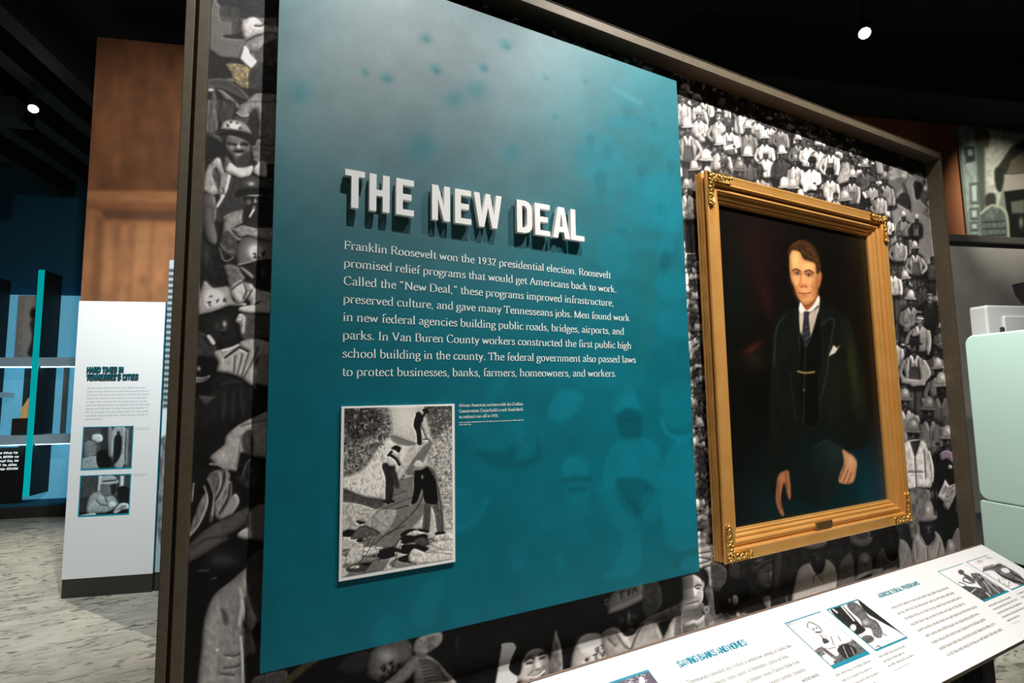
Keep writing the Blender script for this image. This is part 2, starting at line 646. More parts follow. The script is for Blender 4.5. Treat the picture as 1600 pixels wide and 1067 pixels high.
        for sd in (-1, 1):
            if pose == 0 or (pose == 2 and sd > 0):          # hanging
                s.line([P(.92 * sd, .95), P(1.08 * sd, 1.7), P(1.0 * sd, 2.5)], aw * 1.25, shirt * .2, a=.8)
                s.line([P(.92 * sd, .95), P(1.06 * sd, 1.7), P(.98 * sd, 2.4)], aw, shirt * (1.05 if sd > 0 else .8))
                s.ell(*P(.96 * sd, 2.62), w * .16, w * .22, sk)
            elif pose == 1 or pose == 2:                     # hand on hip
                s.line([P(.9 * sd, .95), P(1.35 * sd, 1.75), P(.75 * sd, 2.3)], aw * 1.2, shirt * .2, a=.8)
                s.line([P(.9 * sd, .95), P(1.32 * sd, 1.75), P(.75 * sd, 2.3)], aw * .92, shirt * (1.05 if sd > 0 else .8))
        if pose == 3:                                        # folded
            s.lines([[P(-.95, .95), P(-1.1, 1.75), P(-.2, 2.0)], [P(.95, .95), P(1.1, 1.75), P(.2, 1.85)]], aw * 1.2, shirt * .22, a=.8)
            s.line([P(-.95, .95), P(-1.08, 1.75), P(-.2, 2.0), P(.5, 1.85)], aw, shirt * .85)
            s.line([P(.95, .95), P(1.08, 1.75), P(.2, 1.8), P(-.5, 2.0)], aw, shirt * 1.1)
            s.ell(*P(.5, 1.82), w * .2, w * .16, sk)
        s.poly([P(-.18, .3), P(.18, .3), P(.2, .62), P(0, .95), P(-.2, .62)], face * .55)
        s.poly([P(-.42, .58), P(-.18, .5), P(0, .98), P(-.16, 1.05)], min(shirt * 1.3, .97))
        s.poly([P(.42, .58), P(.18, .5), P(0, .98), P(.16, 1.05)], min(shirt * 1.2, .97))
        s.line([P(0, 1.05), P(0, 2.4)], w * .07, shirt * .45, a=.6)
        s.face(x, y, w * .82, h * 1.0, face, R.uniform(-.1, .1), 1 if R.rand() < .5 else -1)
        s.glow(x + w * .04, y + h * .04, w * .07, h * .12, min(face * 2.1, .8), .9)
        s.glow(x - w * .16, y + h * .16, w * .09, h * .07, min(face * 1.8, .7), .7)
        s.glow(x + w * .02, y + h * .40, w * .14, h * .06, min(face * 1.7, .7), .6)
        if hat == 'h':
            s.helmet(x, y - h * .58, w * 1.1, h * .8, hv, R.uniform(-.15, .15))
        elif hat == 'f':
            s.poly([P(-.42, -.3), P(-.36, -.9), P(0, -.82), P(.36, -.9), P(.42, -.3)], hv, edge=(.4, wk * .1))
            s.poly([P(-.75, -.28), P(0, -.45), P(.75, -.3), P(0, -.16)], hv * .8)
        elif hat == 'c':
            s.poly([P(-.48, -.25), P(-.45, -.65), P(0, -.8), P(.45, -.65), P(.48, -.25)], hv, edge=(.4, wk * .1))
            s.poly([P(-.4, -.3), P(.4, -.3), P(.5, -.15), P(-.3, -.18)], hv * .6)
        else:
            s.poly([P(-.42, -.1), P(-.44, -.42), P(-.2, -.58), P(.2, -.58), P(.44, -.42), P(.42, -.1), P(.3, -.32), P(-.3, -.32)], hv)
        return s


def blank(P, base, tint=(1.0, 0.975, 0.955)):
    X, Y = pixel(P)
    return Art(X, Y, base, tint)


# ------------------------------------------------------------------ lettering: a drawn roman face, a condensed gothic and raised capitals
# glyph: advance, strokes ('c' curve / 'l' straight, points), serifs (x, y, left, right); x-height .43, capitals .65
def _c(*p):
    return ('c', p)


def _l(*p):
    return ('l', p)


ST = .01
ROMAN = {
    'a': (.43, [_c((.08, .34), (.14, .42), (.23, .43), (.31, .37), (.32, .27)), _l((.32, .28), (.32, .08)), _c((.32, .08), (.35, .01), (.41, .03)), _c((.32, .25), (.15, .21), (.07, .11), (.13, .01), (.24, .03), (.32, .10))], []),
    'b': (.49, [_l((.10, .69), (.10, .02)), _c((.10, .33), (.20, .42), (.32, .41), (.41, .30), (.41, .14), (.32, .01), (.2, .0), (.10, .06))], [(.10, .68, .08, 0)]),
    'c': (.41, [_c((.36, .36), (.30, .42), (.20, .42), (.10, .33), (.07, .2), (.11, .07), (.22, .0), (.31, .03), (.38, .10))], []),
    'd': (.50, [_l((.38, .69), (.38, .03)), _c((.38, .37), (.28, .42), (.16, .40), (.08, .29), (.07, .15), (.14, .02), (.25, .0), (.38, .10))], [(.38, .68, .08, 0), (.38, ST, 0, .08)]),
    'e': (.42, [_c((.09, .235), (.22, .24), (.36, .25), (.34, .36), (.26, .425), (.16, .41), (.09, .30), (.08, .16), (.14, .04), (.25, .0), (.33, .03), (.385, .09))], []),
    'f': (.29, [_c((.32, .65), (.25, .69), (.17, .64), (.14, .52), (.14, .40)), _l((.14, .5), (.14, ST))], [(.14, .41, .09, .13), (.14, ST, .09, .1)]),
    'g': (.43, [_c((.2, .425), (.09, .38), (.07, .28), (.12, .19), (.22, .17), (.32, .23), (.33, .33), (.28, .41), (.2, .425)), _c((.13, .18), (.08, .10), (.14, .04), (.30, .02), (.39, -.05), (.36, -.15), (.24, -.20), (.1, -.18), (.04, -.11), (.12, .02))], [(.36, .40, .06, .07)]),
    'h': (.51, [_l((.10, .69), (.10, ST)), _c((.10, .31), (.2, .41), (.30, .42), (.37, .36), (.38, .25)), _l((.38, .27), (.38, ST))], [(.10, .68, .08, 0), (.1, ST, .08, .08), (.38, ST, .08, .08)]),
    'i': (.25, [_l((.12, .42), (.12, ST)), 'dot'], [(.12, .41, .08, 0), (.12, ST, .08, .08)]),
    'j': (.25, [_c((.13, .42), (.13, .1), (.12, -.10), (.03, -.20)), 'dot'], [(.13, .41, .08, 0)]),
    'k': (.47, [_l((.10, .69), (.10, ST)), _l((.10, .18), (.34, .41)), _l((.2, .27), (.40, .02))], [(.10, .68, .08, 0), (.1, ST, .08, .08), (.34, .41, .08, .06), (.40, ST, .07, .06)]),
    'l': (.25, [_l((.12, .69), (.12, ST))], [(.12, .68, .08, 0), (.12, ST, .08, .08)]),
    'm': (.77, [_l((.10, .42), (.10, ST)), _c((.10, .31), (.2, .41), (.29, .42), (.36, .36), (.37, .25)), _l((.37, .27), (.37, ST)), _c((.37, .31), (.47, .41), (.56, .42), (.63, .36), (.64, .25)), _l((.64, .27), (.64, ST))], [(.10, .41, .08, 0), (.1, ST, .08, .08), (.37, ST, .08, .08), (.64, ST, .08, .08)]),
    'n': (.51, [_l((.10, .42), (.10, ST)), _c((.10, .31), (.2, .41), (.30, .42), (.37, .36), (.38, .25)), _l((.38, .27), (.38, ST))], [(.10, .41, .08, 0), (.1, ST, .08, .08), (.38, ST, .08, .08)]),
    'o': (.48, [_c((.24, .42), (.12, .38), (.07, .22), (.11, .05), (.24, .0), (.36, .05), (.41, .2), (.36, .37), (.24, .42))], []),
    'p': (.50, [_l((.10, .42), (.10, -.20)), _c((.10, .33), (.20, .42), (.32, .41), (.42, .30), (.42, .14), (.32, .01), (.2, .0), (.10, .06))], [(.10, .41, .08, 0), (.1, -.19, .08, .08)]),
    'q': (.50, [_l((.38, .42), (.38, -.20)), _c((.38, .37), (.28, .42), (.16, .40), (.08, .29), (.07, .15), (.14, .02), (.25, .0), (.38, .10))], [(.38, -.19, .08, .08)]),
    'r': (.35, [_l((.10, .42), (.10, ST)), _c((.10, .28), (.17, .39), (.25, .42), (.33, .39))], [(.10, .41, .08, 0), (.1, ST, .08, .09)]),
    's': (.36, [_c((.29, .35), (.24, .415), (.16, .42), (.09, .36), (.10, .28), (.22, .21), (.30, .13), (.27, .03), (.18, .0), (.1, .02), (.06, .09))], []),
    't': (.31, [_c((.14, .54), (.14, .3), (.14, .10), (.18, .01), (.25, .01), (.31, .05))], [(.14, .41, .10, .14)]),
    'u': (.51, [_l((.10, .42), (.10, .14)), _c((.10, .16), (.13, .03), (.21, .0), (.30, .04), (.38, .12)), _l((.38, .42), (.38, .02))], [(.10, .41, .08, 0), (.38, .41, .08, 0), (.38, ST, 0, .08)]),
    'v': (.44, [_l((.06, .42), (.22, .0)), _l((.22, .0), (.37, .42))], [(.06, .41, .07, .08), (.38, .41, .07, .06)]),
    'w': (.66, [_l((.06, .42), (.19, .0)), _l((.19, .0), (.32, .40)), _l((.32, .40), (.46, .0)), _l((.46, .0), (.59, .42))], [(.06, .41, .07, .08), (.59, .41, .07, .06)]),
    'x': (.44, [_l((.07, .42), (.37, .0)), _l((.36, .42), (.06, .0))], [(.07, .41, .07, .07), (.37, .41, .07, .05), (.07, ST, .06, .07), (.37, ST, .07, .06)]),
    'y': (.44, [_l((.06, .42), (.22, .0)), _c((.38, .42), (.22, .0), (.14, -.17), (.04, -.19))], [(.06, .41, .07, .08), (.38, .41, .07, .06)]),
    'z': (.40, [_l((.06, .41), (.34, .41)), _l((.34, .41), (.06, .01)), _l((.06, .01), (.35, .01))], []),
    'A': (.62, [_l((.07, ST), (.30, .65)), _l((.30, .65), (.54, ST)), _l((.16, .23), (.45, .23))], [(.07, ST, .07, .08), (.54, ST, .09, .08)]),
    'B': (.56, [_l((.12, .65), (.12, ST)), _c((.12, .64), (.3, .64), (.42, .58), (.42, .42), (.3, .35), (.12, .345)), _c((.12, .345), (.34, .34), (.48, .26), (.48, .1), (.34, .01), (.12, .01))], [(.12, .64, .08, .05), (.12, ST, .08, .05)]),
    'C': (.62, [_c((.55, .53), (.45, .64), (.3, .65), (.14, .55), (.08, .33), (.14, .1), (.3, .0), (.46, .02), (.57, .13))], []),
    'D': (.68, [_l((.12, .65), (.12, ST)), _c((.12, .64), (.34, .64), (.54, .54), (.60, .33), (.54, .11), (.34, .01), (.12, .01))], [(.12, .64, .08, .05), (.12, ST, .08, .05)]),
    'F': (.51, [_l((.12, .65), (.12, ST)), _l((.12, .635), (.46, .635)), _l((.46, .64), (.47, .52)), _l((.12, .34), (.38, .34)), _l((.38, .41), (.38, .27))], [(.12, .64, .08, .05), (.12, ST, .08, .11)]),
    'G': (.66, [_c((.55, .53), (.45, .64), (.3, .65), (.14, .55), (.08, .33), (.14, .1), (.3, .0), (.46, .02), (.56, .1)), _l((.56, .28), (.56, .06))], [(.56, .28, .1, .07)]),
    'H': (.70, [_l((.12, .65), (.12, ST)), _l((.58, .65), (.58, ST)), _l((.12, .34), (.58, .34))], [(.12, .64, .08, .08), (.12, ST, .08, .08), (.58, .64, .08, .08), (.58, ST, .08, .08)]),
    'I': (.31, [_l((.15, .65), (.15, ST))], [(.15, .64, .09, .09), (.15, ST, .09, .09)]),
    'M': (.80, [_l((.11, .65), (.11, ST)), _l((.12, .65), (.40, .0)), _l((.40, .0), (.67, .65)), _l((.68, .65), (.68, ST))], [(.11, .64, .07, .03), (.11, ST, .07, .07), (.68, .64, .03, .08), (.68, ST, .09, .08)]),
    'N': (.70, [_l((.12, .65), (.12, ST)), _l((.12, .65), (.57, .0)), _l((.58, .65), (.58, .0))], [(.12, .64, .08, .03), (.12, ST, .08, .08), (.58, .64, .08, .08)]),
    'P': (.53, [_l((.12, .65), (.12, ST)), _c((.12, .64), (.32, .64), (.46, .57), (.46, .4), (.32, .31), (.12, .31))], [(.12, .64, .08, .05), (.12, ST, .08, .11)]),
    'R': (.60, [_l((.12, .65), (.12, ST)), _c((.12, .64), (.32, .64), (.45, .57), (.45, .42), (.32, .34), (.12, .335)), _l((.28, .33), (.52, .02))], [(.12, .64, .08, .05), (.12, ST, .08, .1), (.54, ST, .04, .06)]),
    'S': (.48, [_c((.39, .52), (.33, .63), (.22, .65), (.11, .58), (.11, .45), (.24, .35), (.38, .25), (.40, .11), (.3, .01), (.17, .01), (.08, .13))], []),
    'T': (.58, [_l((.29, .65), (.29, ST)), _l((.04, .635), (.54, .635)), _l((.04, .64), (.03, .51)), _l((.54, .64), (.55, .51))], [(.29, ST, .1, .1)]),
    'U': (.68, [_l((.13, .65), (.13, .2)), _c((.13, .22), (.18, .05), (.34, .0), (.49, .06), (.55, .22)), _l((.55, .65), (.55, .2))], [(.13, .64, .08, .08), (.55, .64, .08, .08)]),
    'V': (.62, [_l((.07, .65), (.31, .0)), _l((.31, .0), (.54, .65))], [(.07, .64, .07, .09), (.54, .64, .08, .07)]),
    'W': (.90, [_l((.06, .65), (.26, .0)), _l((.26, .0), (.45, .62)), _l((.45, .62), (.65, .0)), _l((.65, .0), (.83, .65))], [(.06, .64, .07, .09), (.83, .64, .08, .07)]),
    '1': (.45, [_l((.24, .60), (.24, ST)), _l((.11, .54), (.24, .60))], [(.24, ST, .1, .1)]),
    '2': (.45, [_c((.08, .46), (.12, .57), (.22, .60), (.33, .54), (.34, .42), (.24, .25), (.07, .03)), _l((.07, .03), (.39, .03))], []),
    '3': (.45, [_c((.09, .52), (.17, .60), (.29, .58), (.33, .46), (.26, .36), (.15, .33)), _c((.17, .33), (.31, .29), (.37, .17), (.30, .03), (.16, .0), (.07, .04))], []),
    '5': (.45, [_l((.14, .60), (.36, .60)), _l((.14, .60), (.11, .36)), _c((.11, .36), (.24, .37), (.35, .28), (.34, .1), (.22, .0), (.07, .03))], []),
    '9': (.45, [_c((.34, .42), (.25, .27), (.12, .29), (.08, .44), (.16, .58), (.28, .58), (.36, .44), (.32, .2), (.13, .0))], []),
    '0': (.45, [_c((.22, .60), (.12, .52), (.08, .3), (.12, .07), (.22, .0), (.33, .08), (.37, .3), (.33, .52), (.22, .60))], []),
    '.': (.22, ['period'], []),
    ',': (.22, ['period', _l((.13, .04), (.07, -.10))], []),
    '-': (.30, [_l((.04, .2), (.25, .2))], [(.145, .2, .11, .11)]),
    '“': (.40, [_l((.13, .65), (.08, .50)), _l((.28, .65), (.23, .50)), _l((.08, .5), (.1, .5)), _l((.23, .5), (.25, .5))], []),
    '”': (.40, [_l((.16, .65), (.10, .50)), _l((.31, .65), (.25, .50))], []),
    ' ': (.23, [], []),
}
PEN_A, PEN_B, PEN_T = .044, .017, math.radians(12)


def _pen(nx, ny, bold):
    e = nx * math.cos(PEN_T) + ny * math.sin(PEN_T)
    f = -nx * math.sin(PEN_T) + ny * math.cos(PEN_T)
    return bold * math.hypot(PEN_A * e, PEN_B * f)


def _ribbon(p, hw):
    """left/right border of a stroke; hw(nx, ny) is its half width"""
    p = np.asarray(p, float)
    L, Rr = [], []
    for i in range(len(p)):
        t = p[min(i + 1, len(p) - 1)] - p[max(i - 1, 0)]
        t = t / (np.linalg.norm(t) + 1e-9)
        n = np.array([-t[1], t[0]])
        h = hw(n[0], n[1])
        L.append(p[i] + n * h)
        Rr.append(p[i] - n * h)
    return L, Rr


def roman_quads(ch, bold, k):
    adv, strokes, serifs = ROMAN[ch]
    out = []
    for st in strokes:
        if st == 'dot' or st == 'period':
            y = .60 if st == 'dot' else .035
            a = [(.12 + .05 * math.cos(t), y + .05 * math.sin(t)) for t in (0, .785, 1.57, 2.356, 3.14, 3.93, 4.71, 5.5)]
            out.append([a[0], a[1], a[2], a[3]])
            out.append([a[3], a[4], a[5], a[6]])
            out.append([a[0], a[3], a[6], a[7]])
            continue
        p = spline(st[1], False, k) if st[0] == 'c' else np.array(st[1])
        L, Rr = _ribbon(p, lambda nx, ny: _pen(nx, ny, bold))
        for i in range(len(p) - 1):
            out.append([L[i], L[i + 1], Rr[i + 1], Rr[i]])
    for x, y, a, b in serifs:
        q = .019 * bold
        out.append([(x - a, y - q), (x + b, y - q), (x + b, y + q), (x - a, y + q)])
    return adv, out


GOTHIC = {
    'A': (.34, [[(.03, 0), (.17, .7), (.31, 0)], [(.09, .2), (.25, .2)]]),
    'B': (.36, [[(.06, 0), (.06, .7)], [(.06, .66), (.2, .66), (.28, .58), (.28, .44), (.2, .37), (.06, .37)], [(.2, .37), (.3, .28), (.3, .12), (.21, .04), (.06, .04)]]),
    'C': (.35, [[(.30, .5), (.29, .6), (.23, .67), (.13, .67), (.06, .58), (.06, .12), (.13, .03), (.23, .03), (.29, .1), (.30, .2)]]),
    'D': (.36, [[(.06, 0), (.06, .7)], [(.06, .66), (.2, .66), (.30, .56), (.30, .14), (.2, .04), (.06, .04)]]),
    'E': (.31, [[(.06, 0), (.06, .7)], [(.06, .66), (.28, .66)], [(.06, .37), (.25, .37)], [(.06, .04), (.28, .04)]]),
    'F': (.30, [[(.06, 0), (.06, .7)], [(.06, .66), (.28, .66)], [(.06, .37), (.25, .37)]]),
    'G': (.36, [[(.30, .5), (.29, .6), (.23, .67), (.13, .67), (.06, .58), (.06, .12), (.13, .03), (.23, .03), (.30, .12), (.30, .34)], [(.19, .34), (.31, .34)]]),
    'H': (.37, [[(.06, 0), (.06, .7)], [(.31, 0), (.31, .7)], [(.06, .36), (.31, .36)]]),
    'I': (.14, [[(.07, 0), (.07, .7)]]),
    'K': (.35, [[(.06, 0), (.06, .7)], [(.06, .26), (.30, .7)], [(.13, .38), (.32, 0)]]),
    'L': (.29, [[(.06, 0), (.06, .7)], [(.06, .04), (.27, .04)]]),
    'M': (.46, [[(.06, 0), (.06, .7)], [(.07, .7), (.23, .1), (.39, .7)], [(.40, 0), (.40, .7)]]),
    'N': (.37, [[(.06, 0), (.06, .7)], [(.07, .69), (.30, .01)], [(.31, 0), (.31, .7)]]),
    'O': (.36, [[(.18, .67), (.11, .66), (.06, .56), (.06, .14), (.11, .04), (.18, .03), (.25, .04), (.30, .14), (.30, .56), (.25, .66), (.18, .67)]]),
    'P': (.34, [[(.06, 0), (.06, .7)], [(.06, .66), (.2, .66), (.29, .58), (.29, .4), (.2, .32), (.06, .32)]]),
    'R': (.36, [[(.06, 0), (.06, .7)], [(.06, .66), (.2, .66), (.29, .58), (.29, .42), (.2, .34), (.06, .34)], [(.18, .34), (.31, 0)]]),
    'S': (.34, [[(.28, .52), (.27, .61), (.21, .67), (.13, .67), (.06, .6), (.06, .5), (.12, .41), (.23, .31), (.28, .22), (.28, .1), (.21, .03), (.12, .03), (.06, .09), (.05, .19)]]),
    'T': (.31, [[(.155, 0), (.155, .7)], [(.01, .66), (.30, .66)]]),
    'U': (.36, [[(.06, .7), (.06, .12), (.12, .04), (.18, .03), (.24, .04), (.30, .12), (.30, .7)]]),
    'V': (.34, [[(.03, .7), (.17, .02), (.31, .7)]]),
    "'": (.12, [[(.06, .7), (.05, .55)]]),
    ' ': (.15, []),
}


def gothic_quads(ch, hw):
    adv, strokes = GOTHIC[ch]
    out = []
    for st in strokes:
        L, Rr = _ribbon(st, lambda nx, ny: hw)
        for i in range(len(st) - 1):
            out.append([L[i], L[i + 1], Rr[i + 1], Rr[i]])
    return adv, out


def lettering(mb, text, O, ex, ey, size, width=None, face='roman', bold=1.0, k=4, thick=0.0, en=None):
    """lay a line of text from baseline start O along ex (up is ey); width squeezes it to an exact length"""
    O, ex, ey = np.asarray(O, float), np.asarray(ex, float), np.asarray(ey, float)
    glyphs, x = [], 0.0
    for ch in text:
        adv, q = roman_quads(ch, bold, k) if face == 'roman' else gothic_quads(ch, .042 * bold)
        glyphs.append((x, q))
        x += adv
    sx = size if width is None else width / x
    for gx, q in glyphs:
        for quad in q:
            v = [O + ex * ((p[0] + gx) * sx) + ey * (p[1] * size) for p in quad]
            if thick:
                w = [p + en * thick for p in v]
                n = len(v)
                mb.add(v + w, [tuple(range(n, 2 * n))] + [(i, (i + 1) % n, n + (i + 1) % n, n + i) for i in range(n)])
            else:
                mb.add(v, [(0, 1, 2, 3)])
    return x * sx


def squiggle(mb, O, ex, ey, width, height, seed):
    """a line of print too small to read: word-long runs of tiny upright marks"""
    R = random.Random(seed)
    O, ex, ey = np.asarray(O, float), np.asarray(ex, float), np.asarray(ey, float)
    x = 0.0
    while x < width:
        n = R.randint(3, 8)
        for i in range(n):
            if x > width:
                break
            w = height * R.uniform(.16, .3)
            a = O + ex * x
            mb.quad(a, a + ex * w, a + ex * w + ey * height * R.uniform(.7, 1), a + ey * height * R.uniform(.7, 1))
            b = a + ey * height * R.choice((0, .4, .75))
            mb.quad(b, b + ex * height * .5, b + ex * height * .5 + ey * height * .2, b + ey * height * .2)
            x += height * .55
        x += height * .5


# ------------------------------------------------------------------ what is printed on the mural: a crowd of workmen
def mural_left(A):
    # ---- upper end of the left strip: bent backs, a sheet of paper, a broad hat
    A.T(280, 0, .16865)
    A.poly([(230, -30), (900, -30), (900, 760), (230, 760)], .34, curve=False, tex=(.08, 3, 3))
    A.poly([(390, -20), (980, -20), (980, 150), (800, 165), (560, 170), (520, 80), (400, 70)], .13, tex=(.5, 6, 4))
    A.poly([(380, 60), (480, 60), (560, 110), (575, 330), (490, 330), (480, 200), (390, 190)], .2, tex=(.4, 3, 8))
    A.poly([(410, 330), (500, 325), (600, 300), (600, 360), (430, 350)], .09)
    A.poly([(380, 150), (480, 170), (470, 205), (400, 190)], .26)
    A.poly([(575, 280), (580, 210), (640, 165), (720, 165), (800, 230), (980, 260), (980, 360), (800, 330), (640, 375), (600, 360)], .58, edge=(.4, 3), tex=(.18, 5, 5), grad=(-.1, -.3))
    A.poly([(610, 390), (700, 350), (800, 300), (960, 330), (900, 420), (700, 470), (640, 460)], .46, edge=(.4, 3), tex=(.2, 5, 5))
    A.poly([(640, 460), (720, 480), (800, 400), (980, 380), (980, 720), (690, 640), (715, 570), (660, 510)], .26, tex=(.4, 5, 7))
    A.lines([[(700, 240), (760, 240), (800, 210)], [(620, 380), (690, 340), (760, 320)]], 16, .2)
    A.poly([(270, 470), (380, 525), (560, 545), (600, 600), (660, 640), (650, 720), (560, 740), (500, 720), (270, 740)], .12, tex=(.3, 6, 6))
    A.poly([(605, 425), (640, 460), (650, 500), (715, 570), (665, 635), (565, 545)], .8, curve=False)
    A.poly([(435, 590), (600, 600), (670, 640), (640, 700), (660, 840), (620, 840), (520, 760), (470, 660)], (.42, .38, .30), tex=(.5, 4, 3))
    A.poly([(660, 640), (800, 610), (980, 640), (980, 880), (680, 870), (640, 760)], .19, tex=(.3, 5, 5))
    A.poly([(240, 780), (980, 860), (980, 1100), (240, 1100)], .11, curve=False, tex=(.4, 6, 6))
    A.poly([(350, 830), (420, 850), (560, 980), (540, 1010), (450, 940)], .36)
    A.poly([(240, 745), (380, 728), (520, 780), (630, 880), (640, 920), (560, 900), (400, 820), (240, 800)], .22, edge=(-.5, 2))
    A.glow(290, 835, 35, 18, .65)
    A.poly([(300, 880), (340, 880), (350, 1100), (290, 1100)], .3, tex=(.4, 2, 6))
    A.poly([(540, 1040), (620, 940), (700, 870), (800, 865), (960, 900), (980, 1090), (640, 1090)], .46, tex=(.25, 4, 8), edge=(.35, 2.5))
    # ---- bearded man in a painted hard hat, second hat below
    A.T(280, 160, .16865)
    A.poly([(220, 60), (980, 60), (980, 1100), (220, 1100)], .12, curve=False, tex=(.5, 5, 6), a=.85)
    A.poly([(250, 0), (330, 0), (350, 120), (350, 260), (250, 270)], .3, tex=(.4, 2.5, 8))
    A.poly([(350, -10), (520, 0), (480, 160), (380, 180)], .2, tex=(.5, 3, 7))
    A.poly([(530, 95), (600, 0), (780, -10), (950, 20), (950, 330), (770, 330), (730, 300), (740, 180), (700, 60), (640, 120), (580, 140)], .44, tex=(.25, 3, 9), edge=(.4, 2.5))
    A.poly([(520, 130), (640, 130), (620, 200), (540, 180)], .25)
    A.line([(530, 95), (590, 130), (640, 118)], 14, .58)
    A.poly([(680, 400), (770, 330), (960, 360), (960, 560), (720, 560), (680, 480)], .38, tex=(.35, 9, 2))
    A.poly([(245, 300), (330, 300), (410, 380), (420, 450), (350, 510), (270, 480), (240, 460)], .11, tex=(.3, 4, 4))
    A.poly([(240, 280), (350, 290), (400, 370), (330, 340)], .26)
    A.poly([(220, 800), (250, 620), (330, 520), (380, 520), (420, 640), (470, 660), (430, 830), (350, 970), (340, 950), (370, 860), (300, 860)], .52, tex=(.3, 3, 7), edge=(.35, 2))
    A.poly([(300, 650), (340, 600), (380, 680), (370, 830), (330, 760)], .27, tex=(.3, 2, 5))
    A.poly([(430, 500), (520, 590), (600, 600), (680, 585), (680, 640), (640, 690), (560, 710), (490, 670), (420, 620)], .64, edge=(.4, 2), tex=(.15, 4, 4))
    A.poly([(470, 680), (560, 700), (640, 690), (760, 700), (960, 760), (960, 1100), (320, 1100), (420, 860)], .2, tex=(.15, 4, 5))
    A.line([(465, 680), (425, 830), (350, 965)], 22, .66)
    A.lines([[(400, 790), (415, 830)], [(390, 840), (420, 850)]], 16, .3)
    A.poly([(225, 860), (330, 880), (330, 1100), (220, 1100)], .33, grad=(.5, 0))
    A.poly([(725, 560), (800, 560), (800, 690), (690, 650)], .6, tex=(.2, 2, 6))
    A.poly([(440, 310), (520, 290), (600, 330), (660, 400), (650, 470), (620, 570), (580, 600), (520, 560), (480, 480), (430, 420)], .36, edge=(.3, 4))
    A.poly([(445, 370), (530, 385), (610, 370), (640, 405), (545, 400), (460, 405)], .1)
    A.glow(548, 412, 14, 34, .62)
    A.glow(480, 420, 25, 30, .44, .8)
    A.ell(550, 455, 52, 14, .1)
    A.ell(548, 488, 34, 12, .46)
    A.poly([(560, 500), (650, 460), (640, 560), (580, 605), (520, 570)], .2, soft=2)
    A.poly([(430, 490), (520, 590), (540, 600), (470, 560), (420, 620)], .2, a=.7)
    A.poly([(385, 258), (400, 190), (450, 165), (520, 163), (600, 190), (650, 240), (665, 300), (560, 275), (470, 262)], .5, edge=(.35, 3), grad=(-.25, 0))
    A.glow(505, 222, 42, 28, .9)
    for x, y in ((448, 215), (478, 183), (532, 195), (562, 240)):
        A.ell(x, y, 11, 13, .15, a=.9)
    A.poly([(340, 285), (400, 250), (470, 258), (560, 272), (650, 292), (700, 360), (690, 400), (600, 345), (480, 305), (380, 312)], .08)
    A.line([(350, 283), (480, 255), (640, 285)], 8, .3)
    # lower man, dark helmet and cigarette
    A.poly([(420, 1090), (440, 1040), (600, 1000), (590, 1090)], .45)
    A.poly([(600, 860), (760, 840), (850, 900), (840, 1040), (800, 1190), (680, 1190), (610, 960)], .2, edge=(.4, 4))
    A.ell(690, 858, 75, 13, .5)
    A.poly([(610, 885), (760, 878), (830, 890), (760, 912), (620, 918)], .07)
    A.glow(703, 925, 12, 42, .6)
    A.glow(640, 930, 26, 40, .4, .8)
    A.ell(690, 985, 50, 12, .08)
    A.poly([(570, 805), (560, 740), (620, 690), (700, 680), (790, 705), (860, 800), (680, 812)], .25, edge=(.35, 3))
    A.glow(660, 758, 30, 18, .6)
    A.poly([(510, 855), (560, 808), (680, 800), (830, 800), (860, 850), (640, 858), (540, 882)], .08)
    # ---- shirts, the white helmet and its wearer
    A.T(280, 320, .16865)
    A.poly([(200, 300), (980, 200), (980, 1100), (180, 1100)], .12, curve=False, tex=(.5, 5, 6))
    A.poly([(230, 30), (310, 20), (320, 150), (350, 300), (330, 370), (260, 330), (225, 200)], .36, grad=(.3, 0), edge=(.35, 3))
    A.glow(250, 470, 40, 110, .22)
    A.poly([(400, 240), (440, 110), (590, 60), (580, 180), (500, 240), (540, 330), (420, 350)], .46, tex=(.2, 4, 6), edge=(.3, 2.5))
    A.poly([(500, 230), (580, 190), (700, 210), (960, 230), (960, 340), (700, 330), (540, 330)], .48, tex=(.3, 6, 3), edge=(.3, 2.5))
    A.poly([(590, 60), (640, 0), (830, -20), (840, 150), (780, 205), (720, 195), (660, 160), (590, 180)], .13, tex=(.2, 4, 4))
    A.glow(690, 30, 14, 26, .4)
    A.line([(650, 112), (686, 48)], 18, .75)
    A.lines([[(520, 212), (600, 178), (720, 215)], [(500, 240), (560, 300), (640, 290), (720, 320)]], 12, .1)
    A.poly([(430, 240), (500, 290), (540, 400), (500, 490), (400, 430), (380, 320)], .25, tex=(.4, 4, 4))
    A.lines([[(370, 400), (420, 520), (500, 490)], [(380, 360), (440, 430), (500, 440)]], 16, .38)
    A.poly([(420, 560), (540, 570), (610, 640), (590, 700), (480, 770), (440, 650)], .36, tex=(.25, 5, 3))
    A.poly([(560, 570), (740, 530), (900, 520), (900, 720), (740, 760), (640, 710)], .12)
    A.poly([(570, 570), (680, 650), (672, 684), (590, 612)], .44)
    A.glow(770, 630, 20, 50, .28)
    A.poly([(540, 545), (530, 430), (560, 330), (640, 290), (740, 310), (880, 360), (900, 480), (740, 510), (600, 550)], .4, edge=(.35, 4), grad=(.2, .1))
    A.glow(700, 440, 65, 60, .85)
    A.lines([[(700, 450), (700, 488)], [(682, 455), (705, 452)], [(685, 488), (712, 488)], [(765, 440), (775, 475)], [(790, 435), (775, 475)]], 11, .12, curve=False)
    A.ell(735, 488, 6, 6, .12)
    A.line([(545, 556), (640, 535), (740, 506), (880, 490)], 14, .55)
    A.poly([(470, 770), (560, 690), (620, 720), (670, 730), (720, 780), (900, 840), (900, 1000), (660, 1000), (560, 990), (600, 960), (660, 930), (620, 870), (590, 910), (520, 890)], .6, tex=(.25, 5, 5), edge=(.4, 2.5))
